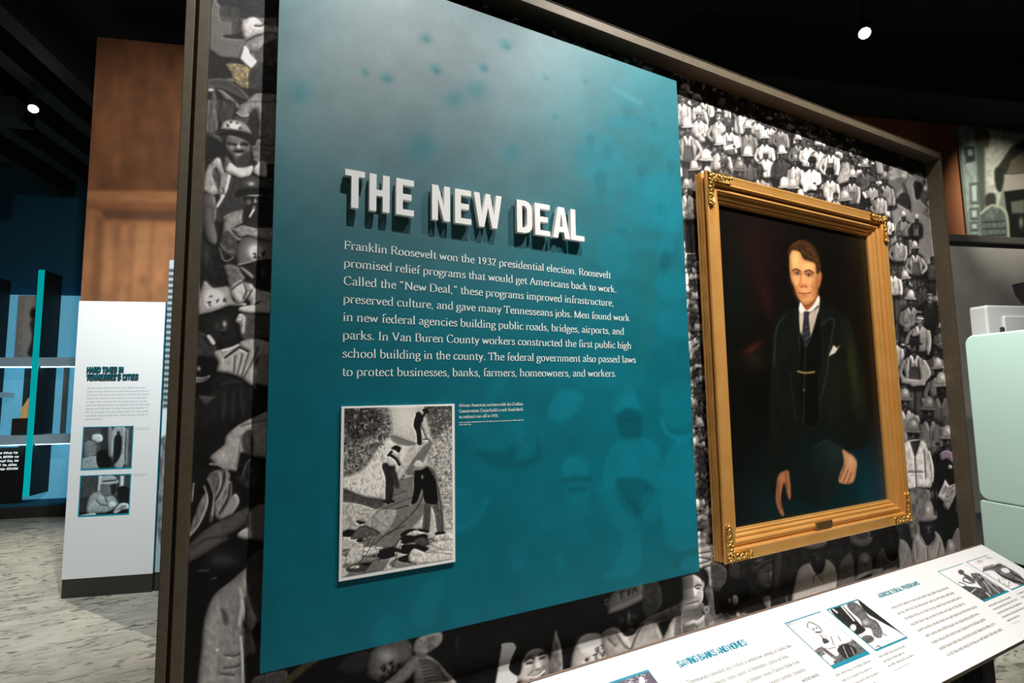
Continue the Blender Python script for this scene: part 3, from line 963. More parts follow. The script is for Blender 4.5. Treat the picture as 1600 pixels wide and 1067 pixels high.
    A.lines([[(480, 790), (540, 740), (600, 710)], [(600, 900), (640, 850), (670, 790)], [(560, 980), (650, 950), (740, 900)], [(590, 700), (620, 800), (590, 870)]], 13, .2)
    A.poly([(170, 1030), (185, 850), (215, 730), (245, 705), (290, 750), (330, 770), (450, 755), (480, 800), (505, 890), (600, 920), (420, 965), (200, 1030)], .52, edge=(.35, 4), grad=(-.15, 0))
    A.glow(315, 875, 70, 62, .95)
    A.lines([[(262, 905), (290, 900)], [(276, 903), (282, 935)], [(338, 880), (350, 905)], [(362, 875), (350, 905)], [(408, 900), (415, 870)], [(432, 898), (415, 870)], [(282, 845), (282, 862)], [(300, 842), (300, 860)]], 11, .12, curve=False)
    A.line([(170, 1035), (420, 962), (610, 922)], 20, .62)
    # ---- faces in the shade, striped shirt, dark jacket
    A.T(280, 480, .16865)
    A.poly([(150, 78), (300, 45), (450, -10), (620, -20), (620, 1100), (120, 1100)], .09, curve=False, tex=(.3, 6, 6))
    A.poly([(200, 90), (350, 60), (500, 60), (540, 200), (530, 320), (450, 360), (330, 330), (260, 270)], .13, edge=(.3, 5))
    A.glow(416, 160, 20, 32, .55)
    A.ell(400, 212, 30, 9, .3)
    A.glow(350, 180, 30, 45, .25, .8)
    A.ell(420, 250, 40, 9, .05)
    A.poly([(150, 240), (260, 260), (330, 340), (360, 480), (330, 620), (140, 520)], .21, tex=(.25, 5, 5))
    A.poly([(255, 270), (285, 262), (332, 330), (302, 345)], .72)
    A.poly([(560, 60), (760, 50), (960, 60), (960, 280), (730, 280), (600, 300), (555, 220)], .27, tex=(.2, 5, 5))
    A.poly([(520, 130), (560, 60), (610, 100), (600, 240), (575, 240), (560, 160)], .56, tex=(.3, 3, 3))
    A.poly([(550, 30), (600, -10), (900, -20), (900, 55), (740, 50), (640, 50)], .64)
    A.poly([(320, 420), (400, 390), (540, 350), (580, 310), (700, 290), (790, 310), (960, 380), (960, 460), (720, 480), (720, 700), (650, 725), (580, 660), (470, 620), (360, 600), (330, 570), (360, 520)], .55, tex=(.14, 4, 12), edge=(.35, 2.5))
    A.lines([[(515, 450), (505, 600)], [(585, 430), (540, 610)], [(640, 430), (575, 640)], [(725, 380), (690, 470), (600, 650)]], 13, .26)
    A.lines([[(420, 470), (490, 420), (545, 380)], [(560, 370), (600, 390), (640, 412)]], 17, .09)
    A.line([(400, 400), (470, 385), (545, 350)], 16, .7)
    A.poly([(730, 480), (830, 440), (960, 440), (960, 700), (715, 705)], .42, grad=(-.3, 0))
    A.glow(690, 600, 26, 40, .66)
    A.poly([(130, 480), (300, 470), (350, 500), (340, 620), (290, 700), (240, 820), (130, 800)], .07)
    A.glow(180, 572, 15, 22, .55)
    A.poly([(140, 648), (220, 652), (282, 630), (270, 662), (200, 697), (140, 690)], .46)
    A.line([(140, 668), (215, 672), (270, 650)], 9, .1)
    A.poly([(120, 830), (250, 880), (340, 660), (450, 620), (560, 650), (660, 720), (780, 800), (840, 900), (960, 960), (960, 1100), (120, 1100)], .12, tex=(.3, 3, 14))
    A.lines([[(420, 800), (400, 1060)], [(500, 800), (490, 1060)], [(560, 760), (600, 1060)], [(670, 760), (720, 1000)], [(390, 720), (480, 690), (560, 690)]], 22, .19, soft=2)
    A.poly([(180, 820), (240, 900), (330, 830), (290, 830)], .25)
    A.glow(700, 740, 12, 24, .4)
    # ---- pointing shoulder, rolled shirt, forearm
    A.T(260, 640, .2063)
    A.poly([(110, 250), (300, 130), (560, 60), (860, -40), (900, 600), (860, 1250), (100, 1250), (60, 700)], .085, soft=10, tex=(.4, 6, 6))
    A.poly([(335, 350), (430, 270), (450, 200), (540, 120), (660, 60), (820, 20), (820, 330), (660, 360), (640, 300), (600, 330), (560, 330), (540, 420), (520, 470), (430, 440), (340, 385)], .53, tex=(.12, 6, 6), edge=(.3, 3))
    A.poly([(570, 200), (640, 160), (650, 340), (580, 310)], .25, tex=(.4, 2, 6))
    A.lines([[(560, 130), (620, 110), (760, 80)], [(560, 200), (550, 320), (520, 440)]], 8, .3)
    A.line([(330, 412), (390, 420), (450, 452)], 16, .58)
    A.poly([(310, 520), (350, 470), (450, 450), (480, 520), (380, 700), (350, 840), (320, 830), (355, 640)], .33, tex=(.4, 2.5, 8))
    A.poly([(400, 600), (480, 540), (495, 640), (430, 820), (370, 800)], .4, tex=(.35, 2.5, 8))
    A.poly([(510, 640), (552, 700), (480, 810), (410, 825)], .48)
    A.poly([(170, 930), (240, 720), (290, 640), (312, 720), (250, 870), (180, 960)], .38, tex=(.35, 3, 8))
    A.lines([[(455, 460), (450, 580), (380, 700)], [(310, 520), (355, 640), (345, 800)], [(285, 580), (310, 700), (250, 860), (172, 960)], [(205, 560), (190, 700)], [(400, 480), (410, 560), (380, 650)]], 12, .52)
    A.lines([[(440, 480), (420, 580), (370, 690)], [(480, 560), (470, 660), (400, 790)]], 12, .12)
    A.poly([(110, 1120), (220, 970), (380, 850), (520, 780), (620, 740), (650, 800), (560, 900), (380, 1000), (240, 1120)], .29, edge=(.4, 4), tex=(.15, 8, 4))
    A.poly([(540, 950), (600, 880), (620, 780), (700, 720), (830, 740), (830, 990), (620, 985)], .36, edge=(.3, 3), grad=(.3, 0))
    A.poly([(535, 945), (600, 900), (640, 922), (640, 980), (560, 972)], .56)
    A.line([(632, 780), (630, 920)], 12, .6)
    A.poly([(510, 490), (560, 500), (640, 380), (700, 480), (640, 600), (560, 560)], .17, tex=(.6, 3, 4))
    A.lines([[(580, 490), (600, 420), (640, 370)]], 10, .36)
    # ---- belt and pale work trousers
    A.T(260, 840, .2128)
    A.poly([(140, 130), (820, 100), (820, 1200), (100, 1200)], .055, curve=False)
    A.poly([(130, 120), (200, 60), (300, 0), (460, 0), (380, 60), (160, 185)], .29, edge=(.4, 4))
    A.glow(420, 170, 120, 60, .2)
    A.lines([[(235, 245), (310, 240)], [(330, 305), (365, 295)]], 10, .3)
    A.poly([(240, 1200), (250, 830), (275, 600), (340, 430), (480, 310), (600, 200), (640, 140), (800, 150), (800, 400), (680, 600), (610, 700), (560, 640), (550, 1200)], .45, edge=(.4, 4), tex=(.15, 5, 8))
    A.poly([(600, 150), (800, 120), (800, 620), (690, 640), (600, 420)], .22, tex=(.2, 4, 8))
    A.poly([(400, 520), (440, 560), (445, 640), (415, 620)], .3, soft=1.5)
    A.lines([[(540, 380), (553, 480), (530, 640)]], 24, .58, soft=1.5)
    A.lines([[(570, 440), (585, 560), (560, 680)], [(430, 860), (500, 870), (540, 850)], [(420, 960), (500, 950), (540, 930)], [(400, 1000), (500, 1010)]], 10, .2)
    A.poly([(560, 680), (620, 690), (650, 850), (550, 870)], .26)
    A.poly([(550, 720), (580, 860), (560, 1200), (800, 1200), (800, 950), (600, 900)], .2, tex=(.3, 4, 5))
    A.line([(545, 730), (555, 870), (565, 1090)], 20, .55)
    A.ell(372, 825, 10, 9, .72)
    A.ell(460, 885, 10, 6, .6)


def mural_bottom(A):
    A.T(400, 900, .25)
    A.poly([(-60, 500), (1700, 100), (3000, -150), (3000, 800), (-60, 800)], .055, curve=False, tex=(.5, 14, 10))
    A.poly([(0, 630), (190, 590), (150, 690), (-20, 690)], .32, tex=(.2, 5, 5))
    A.poly([(180, 650), (280, 560), (400, 520), (300, 600), (190, 690)], (.30, .27, .19), tex=(.2, 5, 5))
    A.poly([(510, 575), (600, 490), (700, 470), (720, 560), (600, 610)], .18, soft=3)
    A.poly([(690, 580), (720, 470), (800, 420), (900, 390), (970, 420), (980, 500), (900, 570), (820, 630), (760, 660), (700, 630)], .4, edge=(.4, 6), tex=(.15, 5, 5))
    A.glow(810, 510, 55, 45, .6)
    # U.S. / T.V.A.
    A.lines([[(782, 570), (792, 595), (806, 588), (800, 562)], [(850, 540), (832, 548), (846, 560), (862, 566), (850, 580)], [(775, 640), (800, 626)], [(788, 634), (796, 660)], [(825, 598), (842, 620), (850, 586)], [(880, 580), (888, 550), (908, 575)]], 10, .07, curve=False)
    A.poly([(770, 700), (860, 620), (1000, 480), (1050, 460), (1020, 560), (900, 690)], .5, edge=(.4, 4), tex=(.15, 6, 6))
    A.poly([(985, 470), (1010, 390), (1150, 350), (1155, 420), (1080, 480), (1040, 490)], .5, tex=(.3, 6, 6))
    A.poly([(1010, 520), (1060, 490), (1140, 540), (1190, 600), (1235, 640), (1240, 700), (1000, 700)], .44, tex=(.2, 9, 3))
    for k in range(7):
        A.line([(1020 + 6 * k, 530 + 22 * k), (1080 + 10 * k, 528 + 20 * k), (1150 + 8 * k, 560 + 16 * k)], 7, .17)
    A.glow(1255, 420, 12, 60, .22, .8)
    A.poly([(1490, 700), (1535, 430), (1605, 418), (1640, 700)], .78, curve=False)
    # smiling man, drape, helmet lettered U.S. T.V.
    A.T(780, 860, .325)
    A.poly([(-5, 700), (10, 480), (15, 450), (72, 450), (78, 500), (60, 560), (90, 700)], .78)
    A.poly([(90, 600), (110, 530), (140, 485), (200, 470), (245, 520), (248, 590), (215, 680), (110, 680)], .5, edge=(.35, 5), grad=(-.5, 0))
    A.poly([(45, 560), (65, 500), (100, 445), (160, 412), (225, 420), (250, 465), (246, 530), (225, 480), (190, 470), (140, 480), (112, 530), (95, 600), (60, 590)], .06, tex=(.5, 4, 2))
    A.lines([[(122, 535), (145, 517), (168, 520)], [(190, 505), (212, 494), (230, 498)]], 9, .1)
    A.lines([[(132, 545), (158, 540)], [(195, 522), (218, 514)]], 8, .08)
    A.poly([(172, 520), (184, 520), (200, 566), (176, 572)], .62)
    A.lines([[(178, 574), (200, 568)]], 5, .2)
    A.lines([[(142, 606), (180, 606), (214, 580)]], 10, .85)
    A.lines([[(136, 604), (180, 600), (216, 572)], [(148, 618), (190, 618), (216, 592)]], 4, .15)
    A.lines([[(160, 580), (140, 600)], [(212, 556), (224, 576)]], 4, .25)
    A.poly([(78, 640), (110, 630), (220, 690), (60, 690)], .25)
    A.poly([(250, 470), (270, 385), (278, 400), (300, 480), (302, 585), (250, 595)], .38, tex=(.35, 6, 9))
    A.poly([(345, 600), (350, 500), (390, 420), (450, 395), (495, 410), (522, 460), (535, 520), (480, 580), (420, 600)], .58, edge=(.4, 7), tex=(.08, 8, 8))
    A.glow(418, 452, 42, 32, .85)
    A.lines([[(462, 470), (465, 485), (476, 482), (474, 464)], [(502, 452), (490, 456), (498, 464), (504, 468), (494, 474)], [(450, 505), (472, 496)], [(462, 502), (466, 530)], [(486, 494), (498, 512), (504, 484)]], 5, .06, curve=False)
    A.ell(420, 527, 7, 8, .08)
    A.lines([[(478, 488), (482, 488)], [(474, 526), (478, 526)]], 4, .1)
    A.line([(430, 600), (500, 560), (560, 520)], 12, .66)
    A.poly([(490, 410), (560, 368), (620, 400), (690, 340), (745, 338), (772, 380), (785, 470), (620, 540), (540, 560)], .48, tex=(.14, 4, 9), edge=(.35, 4))
    A.lines([[(560, 370), (590, 440), (630, 480)], [(690, 350), (650, 430), (632, 480)], [(632, 480), (640, 540)], [(520, 420), (560, 460)]], 6, .2)
    A.poly([(562, 380), (600, 410), (634, 466), (600, 450)], .6)
    A.lines([[(512, 250), (530, 300)], [(505, 240), (520, 236)], [(508, 262), (522, 260)]], 9, .34)
    A.poly([(545, 310), (600, 250), (690, 220), (684, 330), (650, 400), (605, 410), (575, 370)], .085, edge=(.2, 3))
    A.glow(622, 322, 9, 28, .42)
    A.glow(585, 335, 14, 16, .24)
    A.glow(650, 320, 14, 16, .24)
    A.ell(628, 352, 18, 5, .26)
    A.glow(628, 378, 16, 10, .3)
    A.poly([(520, 285), (535, 215), (600, 178), (680, 160), (700, 200), (640, 245), (560, 285)], .4, grad=(.3, .2), edge=(.3, 3))
    A.lines([[(585, 200), (588, 232)], [(576, 205), (596, 196)], [(612, 192), (622, 218), (628, 186)], [(640, 210), (648, 178), (662, 200)]], 5, .1, curve=False)
    A.poly([(522, 308), (540, 272), (640, 225), (730, 180), (700, 230), (600, 284)], .48, edge=(.35, 2))
    A.poly([(700, 330), (850, 262), (880, 235), (880, 300), (780, 345), (745, 345)], .3, tex=(.2, 6, 6))
    A.poly([(690, 180), (760, 150), (780, 260), (700, 320)], .24, tex=(.3, 6, 8))
    # bareheaded man with a badge
    A.T(940, 860, .15)
    A.poly([(1005, -60), (1140, -40), (1160, 160), (1145, 400), (1100, 450), (1110, 280), (1060, 200), (1010, 190)], .68, edge=(.3, 2))
    A.lines([[(1020, 30), (1130, 10)], [(1020, 70), (1130, 90)], [(1020, 140), (1135, 100)], [(1060, 180), (1140, 150)]], 14, .18)
    A.poly([(1140, 130), (1290, 180), (1290, 330), (1220, 430), (1150, 370)], .34, tex=(.35, 9, 3))
    A.poly([(1070, 400), (1150, 380), (1185, 660), (1250, 650), (1300, 750), (1180, 820), (1100, 700), (1110, 560)], .38, tex=(.25, 3, 6))
    A.poly([(660, 980), (690, 800), (760, 680), (870, 590), (920, 680), (990, 780), (1070, 650), (1170, 680), (1190, 790), (1060, 870)], .52, tex=(.14, 2.5, 12), edge=(.3, 3))
    A.poly([(790, 660), (880, 620), (870, 760), (890, 890), (770, 940), (760, 770)], .33, tex=(.15, 4, 4))
    A.poly([(900, 580), (1050, 540), (1065, 640), (990, 740), (920, 690)], .3)
    A.poly([(915, 680), (990, 780), (1085, 700), (1085, 660), (990, 730)], .66)
    A.lines([[(990, 790), (985, 880)]], 8, .25)
    A.poly([(860, 400), (900, 290), (960, 250), (1045, 310), (1062, 420), (1052, 520), (990, 605), (930, 600), (895, 540), (868, 470)], .54, edge=(.35, 3), grad=(.35, 0))
    A.poly([(800, 420), (810, 300), (850, 255), (960, 205), (1050, 185), (1105, 240), (1105, 340), (1062, 420), (1040, 305), (960, 248), (900, 290), (868, 400), (840, 460)], .06, tex=(.5, 3, 2))
    A.lines([[(878, 385), (905, 375), (935, 392)], [(965, 385), (995, 362), (1035, 362)]], 14, .1)
    A.ell(905, 412, 22, 10, .1)
    A.ell(1000, 395, 24, 10, .12)
    A.poly([(945, 395), (970, 395), (992, 480), (945, 492)], .68)
    A.lines([[(940, 492), (990, 484)]], 7, .22)
    A.lines([[(938, 545), (970, 538), (1006, 528)]], 11, .14)
    A.ell(970, 558, 26, 7, .6)
    A.ell(1060, 360, 11, 40, .56)
    A.ell(1092, 615, 30, 40, .82)
    A.ell(1094, 615, 16, 24, .5)
    A.poly([(1205, 520), (1240, 400), (1320, 330), (1520, 320), (1520, 650), (1300, 650), (1230, 600)], .04)
    A.ell(1390, 515, 32, 50, .62)
    A.ell(1330, 525, 14, 28, .5)
    A.poly([(1290, 650), (1380, 680), (1520, 640), (1520, 760), (1300, 780)], .32, grad=(.6, 0))
    A.glow(1420, 670, 20, 25, .62)
    # profile under a brimmed hat
    A.T(1140, 820, .13125)
    A.poly([(0, 470), (110, 460), (100, 620), (0, 620)], .24)
    A.poly([(540, 345), (612, 335), (592, 620), (540, 760)], .24)
    A.poly([(320, 590), (400, 500), (505, 450), (505, 600), (485, 740), (420, 765), (350, 690)], .3, edge=(.35, 3))
    A.line([(430, 560), (480, 545)], 14, .08)
    A.glow(488, 590, 12, 36, .5)
    A.ell(465, 685, 26, 8, .1)
    A.poly([(255, 530), (300, 440), (400, 365), (560, 340), (520, 420), (400, 490), (300, 570)], .28, edge=(.4, 3))
    A.line([(310, 480), (420, 415), (520, 380)], 20, .1)
    A.glow(350, 430, 50, 22, .42)
    A.poly([(395, 890), (480, 855), (470, 1040)], .42)
    A.poly([(120, 1000), (300, 880), (440, 1010), (300, 1080)], .12)
    # man in a striped shirt
    A.poly([(770, 980), (785, 640), (850, 500), (970, 455), (1000, 540), (1060, 590), (1120, 430), (1180, 420), (1255, 500), (1280, 620), (1285, 800)], .66, edge=(.35, 3), grad=(0, .25))
    for k in range(15):
        A.line([(805 + 31 * k, 560 + 20 * abs(7 - k) / 7), (800 + 32 * k, 900)], 4, .42, a=.7)
    A.poly([(960, 450), (1010, 545), (1060, 588), (1112, 545), (1135, 425), (1060, 480)], .05)
    A.poly([(985, 340), (1040, 295), (1110, 305), (1132, 400), (1100, 470), (1040, 472), (1000, 430)], .17, edge=(.3, 3))
    A.glow(1050, 400, 12, 26, .34)
    A.glow(1015, 350, 18, 12, .28)
    A.ell(1058, 440, 26, 7, .07)
    A.poly([(880, 262), (960, 200), (1100, 170), (1160, 205), (1100, 272), (970, 296)], .46, edge=(.3, 3))
    A.lines([[(1050, 580), (1000, 620), (990, 690)], [(1030, 580), (1070, 630), (1105, 672)]], 10, .14)
    A.poly([(1280, 640), (1300, 480), (1380, 370), (1430, 325), (1480, 450), (1505, 600), (1505, 720), (1280, 790)], .36, tex=(.2, 5, 5), edge=(.3, 3))
    A.poly([(640, 800), (700, 790), (690, 960), (640, 960)], .16)
    A.lines([[(672, 860), (690, 930)]], 8, .5)
    # hats, helmet cone, dark-faced man, man in a white helmet
    A.T(1330, 780, .1405)
    A.poly([(560, 300), (720, 260), (1200, 120), (1200, 640), (560, 640)], (.06, .085, .085), curve=False)
    A.ell(110, 430, 125, 102, .56, edge=(.3, 2))
    A.ell(110, 395, 88, 66, .36, edge=(-.4, 2))
    A.poly([(-30, 350), (30, 400), (34, 450), (18, 505), (0, 480)], .5)
    A.poly([(55, 850), (72, 660), (110, 605), (160, 590), (212, 640), (240, 750), (200, 810), (120, 830)], .54, edge=(.4, 3))
    A.glow(150, 680, 34, 34, .78)
    A.ell(152, 740, 8, 9, .1)
    A.poly([(40, 890), (130, 800), (260, 768), (305, 770), (200, 835), (70, 900)], .62, edge=(.35, 2))
    A.poly([(60, 930), (200, 850), (230, 880), (80, 960)], .1)
    A.poly([(265, 720), (300, 600), (360, 535), (420, 660), (470, 740), (300, 760)], .36, tex=(.2, 5, 5))
    A.poly([(530, 460), (600, 465), (650, 540), (690, 640), (730, 740), (500, 820), (510, 640)], .58, tex=(.2, 4, 7), edge=(.3, 3))
    A.poly([(380, 370), (510, 360), (535, 450), (515, 570), (480, 690), (400, 650), (350, 520), (345, 430)], .1, edge=(.3, 3))
    A.glow(430, 395, 40, 10, .24)
    A.glow(440, 450, 14, 30, .26)
    A.ell(440, 500, 34, 8, .22)
    A.poly([(200, 405), (350, 320), (540, 305), (575, 350), (400, 365), (300, 425)], .2, edge=(.3, 3))
    A.poly([(230, 790), (330, 760), (500, 705), (520, 790), (330, 850), (240, 870)], .46, tex=(.3, 3, 6))
    A.poly([(640, 100), (720, 60), (705, 200), (745, 260), (765, 420), (680, 450), (645, 320)], .42, tex=(.4, 3, 6))
    A.poly([(670, 600), (690, 420), (750, 385), (790, 430), (850, 515), (920, 440), (930, 355), (990, 410), (1030, 520), (1055, 620), (1040, 660), (720, 760), (690, 680)], .68, tex=(.1, 4, 10), edge=(.35, 3))
    A.lines([[(755, 400), (790, 470), (830, 510)], [(930, 400), (920, 470), (890, 520)], [(845, 520), (850, 690)], [(720, 480), (735, 660)], [(990, 480), (960, 640)]], 8, .24)
    A.poly([(795, 250), (925, 235), (908, 360), (890, 440), (850, 490), (815, 410)], (.12, .11, .15), edge=(.3, 3))
    A.glow(858, 330, 10, 30, .45)
    A.glow(830, 315, 12, 10, .3)
    A.glow(888, 310, 12, 10, .3)
    A.ell(858, 372, 24, 6, .3)
    A.poly([(742, 235), (790, 165), (800, 50), (840, 5), (882, 18), (912, 80), (922, 170), (958, 190), (930, 235), (830, 255)], .64, edge=(.4, 4))
    A.glow(852, 120, 26, 40, .8)
    A.ell(852, 120, 9, 9, .97)
    A.poly([(1120, 450), (1180, 320), (1225, 380), (1210, 580), (1165, 570)], .5)
    A.poly([(1050, 620), (1060, 480), (1100, 442), (1150, 480), (1168, 560), (1110, 640)], .66, edge=(.35, 3))
    A.glow(1105, 520, 22, 30, .85)


def mural_right(A):
    R = RNG
    # the far crowd: many small men standing shoulder to shoulder, then the road on the right
    A.T(0, 0, 1)
    A.poly([(1040, 60), (1530, 60), (1530, 960), (1040, 960)], .14, curve=False, tex=(.5, 8, 9))
    A.poly([(1356, 200), (1520, 240), (1520, 560), (1440, 560), (1390, 380)], .55, curve=False, tex=(.06, 9, 5))
    rows = []
    for r in range(11):
        d = -52 + r * 15.5
        x = 1052 + R.uniform(0, 8)
        while x < 1385:
            y = 148 + (x - 1060) * .37 + d + R.uniform(-5, 5)
            rows.append((d + R.uniform(-3, 3), x, y))
            x += (9.5 + r * .75) * R.uniform(.85, 1.3) * (1 - .2 * (x - 1060) / 330)
    for d, x, y in sorted(rows):
        w = (5.2 + 4.2 * (d + 52) / 155) * (1 - .22 * (x - 1060) / 330)
        A.worker(x, y, w, R.choice(['h', 'h', 'h', 'f', 'c', 'n']), R.choice([.97, .95, .8, .25, .5, .12]),
                 R.choice([.85, .7, .5, .38, .28, .2, .14, .1]), R.choice([.16, .24, .36]), .22 if R.rand() < .35 else None, R.choice([.3, .15, .45]))
    more = []
    for k in range(90):
        x = R.uniform(1390, 1500)
        y = R.uniform(420, 900)
        more.append((y, x, y))
    for y, x, _ in sorted(more):
        A.worker(x, y, 8.5 + (y - 400) * .014, R.choice(['h', 'h', 'f', 'c', 'n']), R.choice([.8, .65, .5, .2]),
                 R.choice([.6, .5, .35, .2, .15]), R.choice([.14, .2, .28]), .22 if R.rand() < .3 else None, R.choice([.25, .15, .35]))
    for k in range(60):
        y = 300 + k * 10
        A.worker(R.uniform(1062, 1092) + (y - 300) * .045, y, 10 + (y - 300) * .012, R.choice(['h', 'c', 'f', 'n']), R.choice([.9, .6, .3]),
                 R.choice([.85, .7, .5, .3]), R.choice([.2, .3, .4]), None, .3)
    # men sitting on the verge at the top right
    A.T(1360, 230, .178)
    A.poly([(0, 0), (560, 130), (540, 330), (330, 230), (120, 140), (0, 120)], .12, curve=False, tex=(.7, 6, 5))
    A.poly([(40, 110), (100, 130), (120, 240), (60, 230)], .6, curve=False)
    A.poly([(140, 260), (180, 180), (250, 170), (330, 220), (320, 290), (240, 380), (170, 350)], .6, tex=(.3, 5, 5), edge=(.4, 2))
    A.poly([(150, 320), (240, 270), (300, 250), (280, 350), (200, 400)], .42, tex=(.3, 4, 4))
    A.poly([(270, 330), (310, 340), (360, 560), (330, 540)], .32)
    A.poly([(220, 470), (280, 400), (340, 440), (350, 550), (260, 510)], .18, tex=(.3, 4, 4))
    A.poly([(370, 330), (430, 280), (520, 260), (530, 400), (480, 500), (420, 440)], .3, tex=(.6, 4, 4))
    A.poly([(380, 230), (460, 240), (450, 300), (390, 300)], .5, tex=(.3, 4, 4))
    A.poly([(390, 300), (450, 350), (420, 460), (390, 430)], .12)
    A.glow(480, 360, 18, 26, .9)
    A.glow(290, 250, 24, 22, .85)
    A.glow(270, 95, 26, 30, (.5, .48, .25))
    A.glow(500, 300, 12, 50, .7)
    A.poly([(450, 570), (560, 500), (560, 640), (520, 630)], .4, tex=(.6, 4, 4))
    A.lines([[(440, 440), (480, 500), (500, 520)], [(500, 400), (540, 500), (550, 600)]], 20, .3)
    # named figures, back to front
    A.T(1050, 120, .1593)
    for a in ((325, 205, 75, 'c', .2, .8, .22, .22, .3), (240, 250, 85, 'c', .85, .62, .16, None, .4), (690, 330, 70, 'h', .3, .82, .2, None, .3), (800, 350, 65, 'h', .4, .6, .2, .6, .4),
              (100, 215, 80, 'f', .55, .62, .3, None, .4), (955, 470, 60, 'n', .2, .7, .25, .4, .3), (1060, 500, 60, 'c', .3, .5, .25, .4, .3), (840, 420, 60, 'n', .2, .85, .2, .5, .3),
              (262, 385, 78, 'h', .74, .68, .34, None, .5), (460, 400, 75, 'n', .1, .66, .5, None, .5), (745, 520, 72, 'h', .9, .45, .18, .5, .4), (905, 620, 76, 'h', .97, .86, .18, None, .5),
              (555, 500, 78, 'h', .3, .86, .16, .38, .35), (150, 520, 95, 'h', .97, .6, .24, .3, .25), (1075, 770, 78, 'h', .97, .22, .2, None, .25), (915, 770, 66, 'h', .9, .92, .2, None, .4),
              (465, 690, 92, 'h', .95, .62, .2, None, .3), (740, 800, 92, 'h', .95, .3, .12, None, .2), (505, 860, 82, 'h', .36, .3, .2, None, .2), (335, 850, 110, 'h', .92, .7, .1, None, .3),
              (860, 960, 80, 'h', .22, .5, .14, None, .2), (660, 950, 110, 'h', .46, .4, .2, .7, .2), (215, 940, 95, 'h', .72, .3, .12, None, .2), (345, 980, 80, 'h', .9, .5, .1, None, .2),
              (1095, 1090, 80, 'h', .95, .4, .1, None, .2), (140, 1110, 88, 'h', .62, .66, .36, None, .2)):
        A.worker(*a)
    A.lines([[(590, 330), (630, 420), (650, 560)], [(640, 400), (670, 620), (690, 780)]], 16, .45)
    A.lines([[(1035, 640), (1040, 1067)], [(1000, 840), (1020, 1060)]], 16, .4)
    A.glow(310, 330, 10, 10, 1.0)
    A.T(1210, 160, .1593)
    for a in ((230, 380, 70, 'h', .9, .45, .2, .3, .25), (700, 540, 75, 'n', .25, .4, .2, None, .3)):
        A.worker(*a)
    A.worker(330, 400, 70, 'n', .3, .9, .25, None, .4)
    A.worker(430, 440, 72, 'c', .85, .88, .2, None, .4)
    A.worker(560, 470, 75, 'n', .12, .9, .2, .35, .4)
    A.poly([(600, 790), (700, 590), (740, 680), (720, 760), (630, 800)], .62, tex=(.2, 3, 5))
    for a in ((885, 650, 75, 'h', .66, .3, .14, None, .2), (70, 520, 76, 'h', .97, .22, .2, None, .2), (203, 590, 70, 'h', .5, .7, .2, None, .3), (370, 610, 78, 'c', .12, .97, .18, None, .9),
              (765, 750, 75, 'h', .8, .6, .14, .4, .3), (545, 720, 78, 'c', .1, .74, .22, None, .4), (1080, 770, 75, 'h', .55, .55, .18, None, .4), (960, 800, 60, 'c', .3, .6, .2, None, .4), (1040, 900, 60, 'n', .2, .66, .3, None, .4),
              (600, 930, 60, 'n', .1, .6, .3, .3, .3), (450, 900, 60, 'n', .1, .2, .25, None, .2), (690, 990, 105, 'h', .7, .4, .1, None, .2), (95, 860, 100, 'h', .97, .2, .1, None, .2), (180, 870, 100, 'h', .76, .2, .1, None, .2), (255, 950, 80, 'h', .85, .3, .1, None, .2), (362, 930, 90, 'n', .06, .5, .4, None, .2), (900, 1040, 90, 'f', .12, .5, .2, None, .3)):
        A.worker(*a)
    A.poly([(505, 960), (560, 930), (550, 980)], .95)
    A.poly([(860, 890), (880, 880), (905, 930), (890, 940)], .9)
    A.lines([[(272, 690), (300, 860)]], 36, .95)
    A.T(1360, 230, .178)
    for a in ((290, 620, 50, 'h', .9, .5, .2, None, .25), (405, 640, 44, 'h', .9, .16, .2, .4, .12), (152, 620, 46, 'h', .92, .86, .16, None, .4), (545, 1000, 50, 'n', .1, .3, .2, None, .2),
              (255, 800, 62, 'c', .35, .62, .3, None, .3), (388, 905, 66, 'h', .8, .66, .16, .36, .3)):
        A.worker(*a)
    A.T(1380, 400, .1875)
    for a in ((180, 210, 74, 'h', .8, .34, .18, None, .25), (80, 130, 60, 'n', .2, .8, .3, None, .3), (330, 230, 60, 'n', .1, .26, .2, None, .15), (450, 400, 70, 'c', .6, .7, .3, None, .5),
              (385, 345, 74, 'n', .12, .13, .52, None, .1), (228, 380, 78, 'h', .84, .5, .2, None, .3), (485, 610, 50, 'h', .8, .4, .3, None, .2), (305, 535, 80, 'n', .1, .62, .44, None, .4),
              (100, 700, 70, 'n', .2, .7, .3, None, .12), (440, 800, 60, 'n', .1, .36, .2, None, .2), (258, 770, 92, 'f', .15, .64, .2, .25, .3), (455, 960, 88, 'h', .76, .5, .1, None, .2)):
        A.worker(*a)
    A.lines([[(285, 520), (330, 522)]], 12, .85)
    A.lines([[(170, 1040), (260, 1050), (330, 1060)], [(340, 930), (330, 1040), (250, 1067)]], 42, .66)
    A.T(1390, 580, .2624)
    for a in ((310, 110, 82, 'h', .7, .36, .1, None, .2), (90, 190, 70, 'h', .6, .6, .2, None, .25), (232, 250, 78, 'h', .5, .42, .16, None, .3), (345, 420, 76, 'h', .72, .1, .2, None, .08)):
        A.worker(*a)
    A.poly([(300, 490), (345, 470), (385, 500), (380, 545), (340, 520), (310, 530)], (.6, .5, .58))
    A.ell(360, 570, 12, 12, .75)
    A.worker(138, 385, 84, 'h', .55, .92, .16, None, .42)
    A.poly([(60, 440), (180, 405), (230, 470), (248, 690), (100, 710), (80, 560)], .92, tex=(.22, 4, 5), edge=(.45, 2.5))
    A.poly([(120, 420), (150, 520), (185, 410)], .2, curve=False)
    A.lines([[(150, 520), (160, 690)], [(200, 600), (110, 600)], [(205, 470), (215, 640)]], 8, .4)
    A.line([(110, 712), (230, 700)], 16, .12)
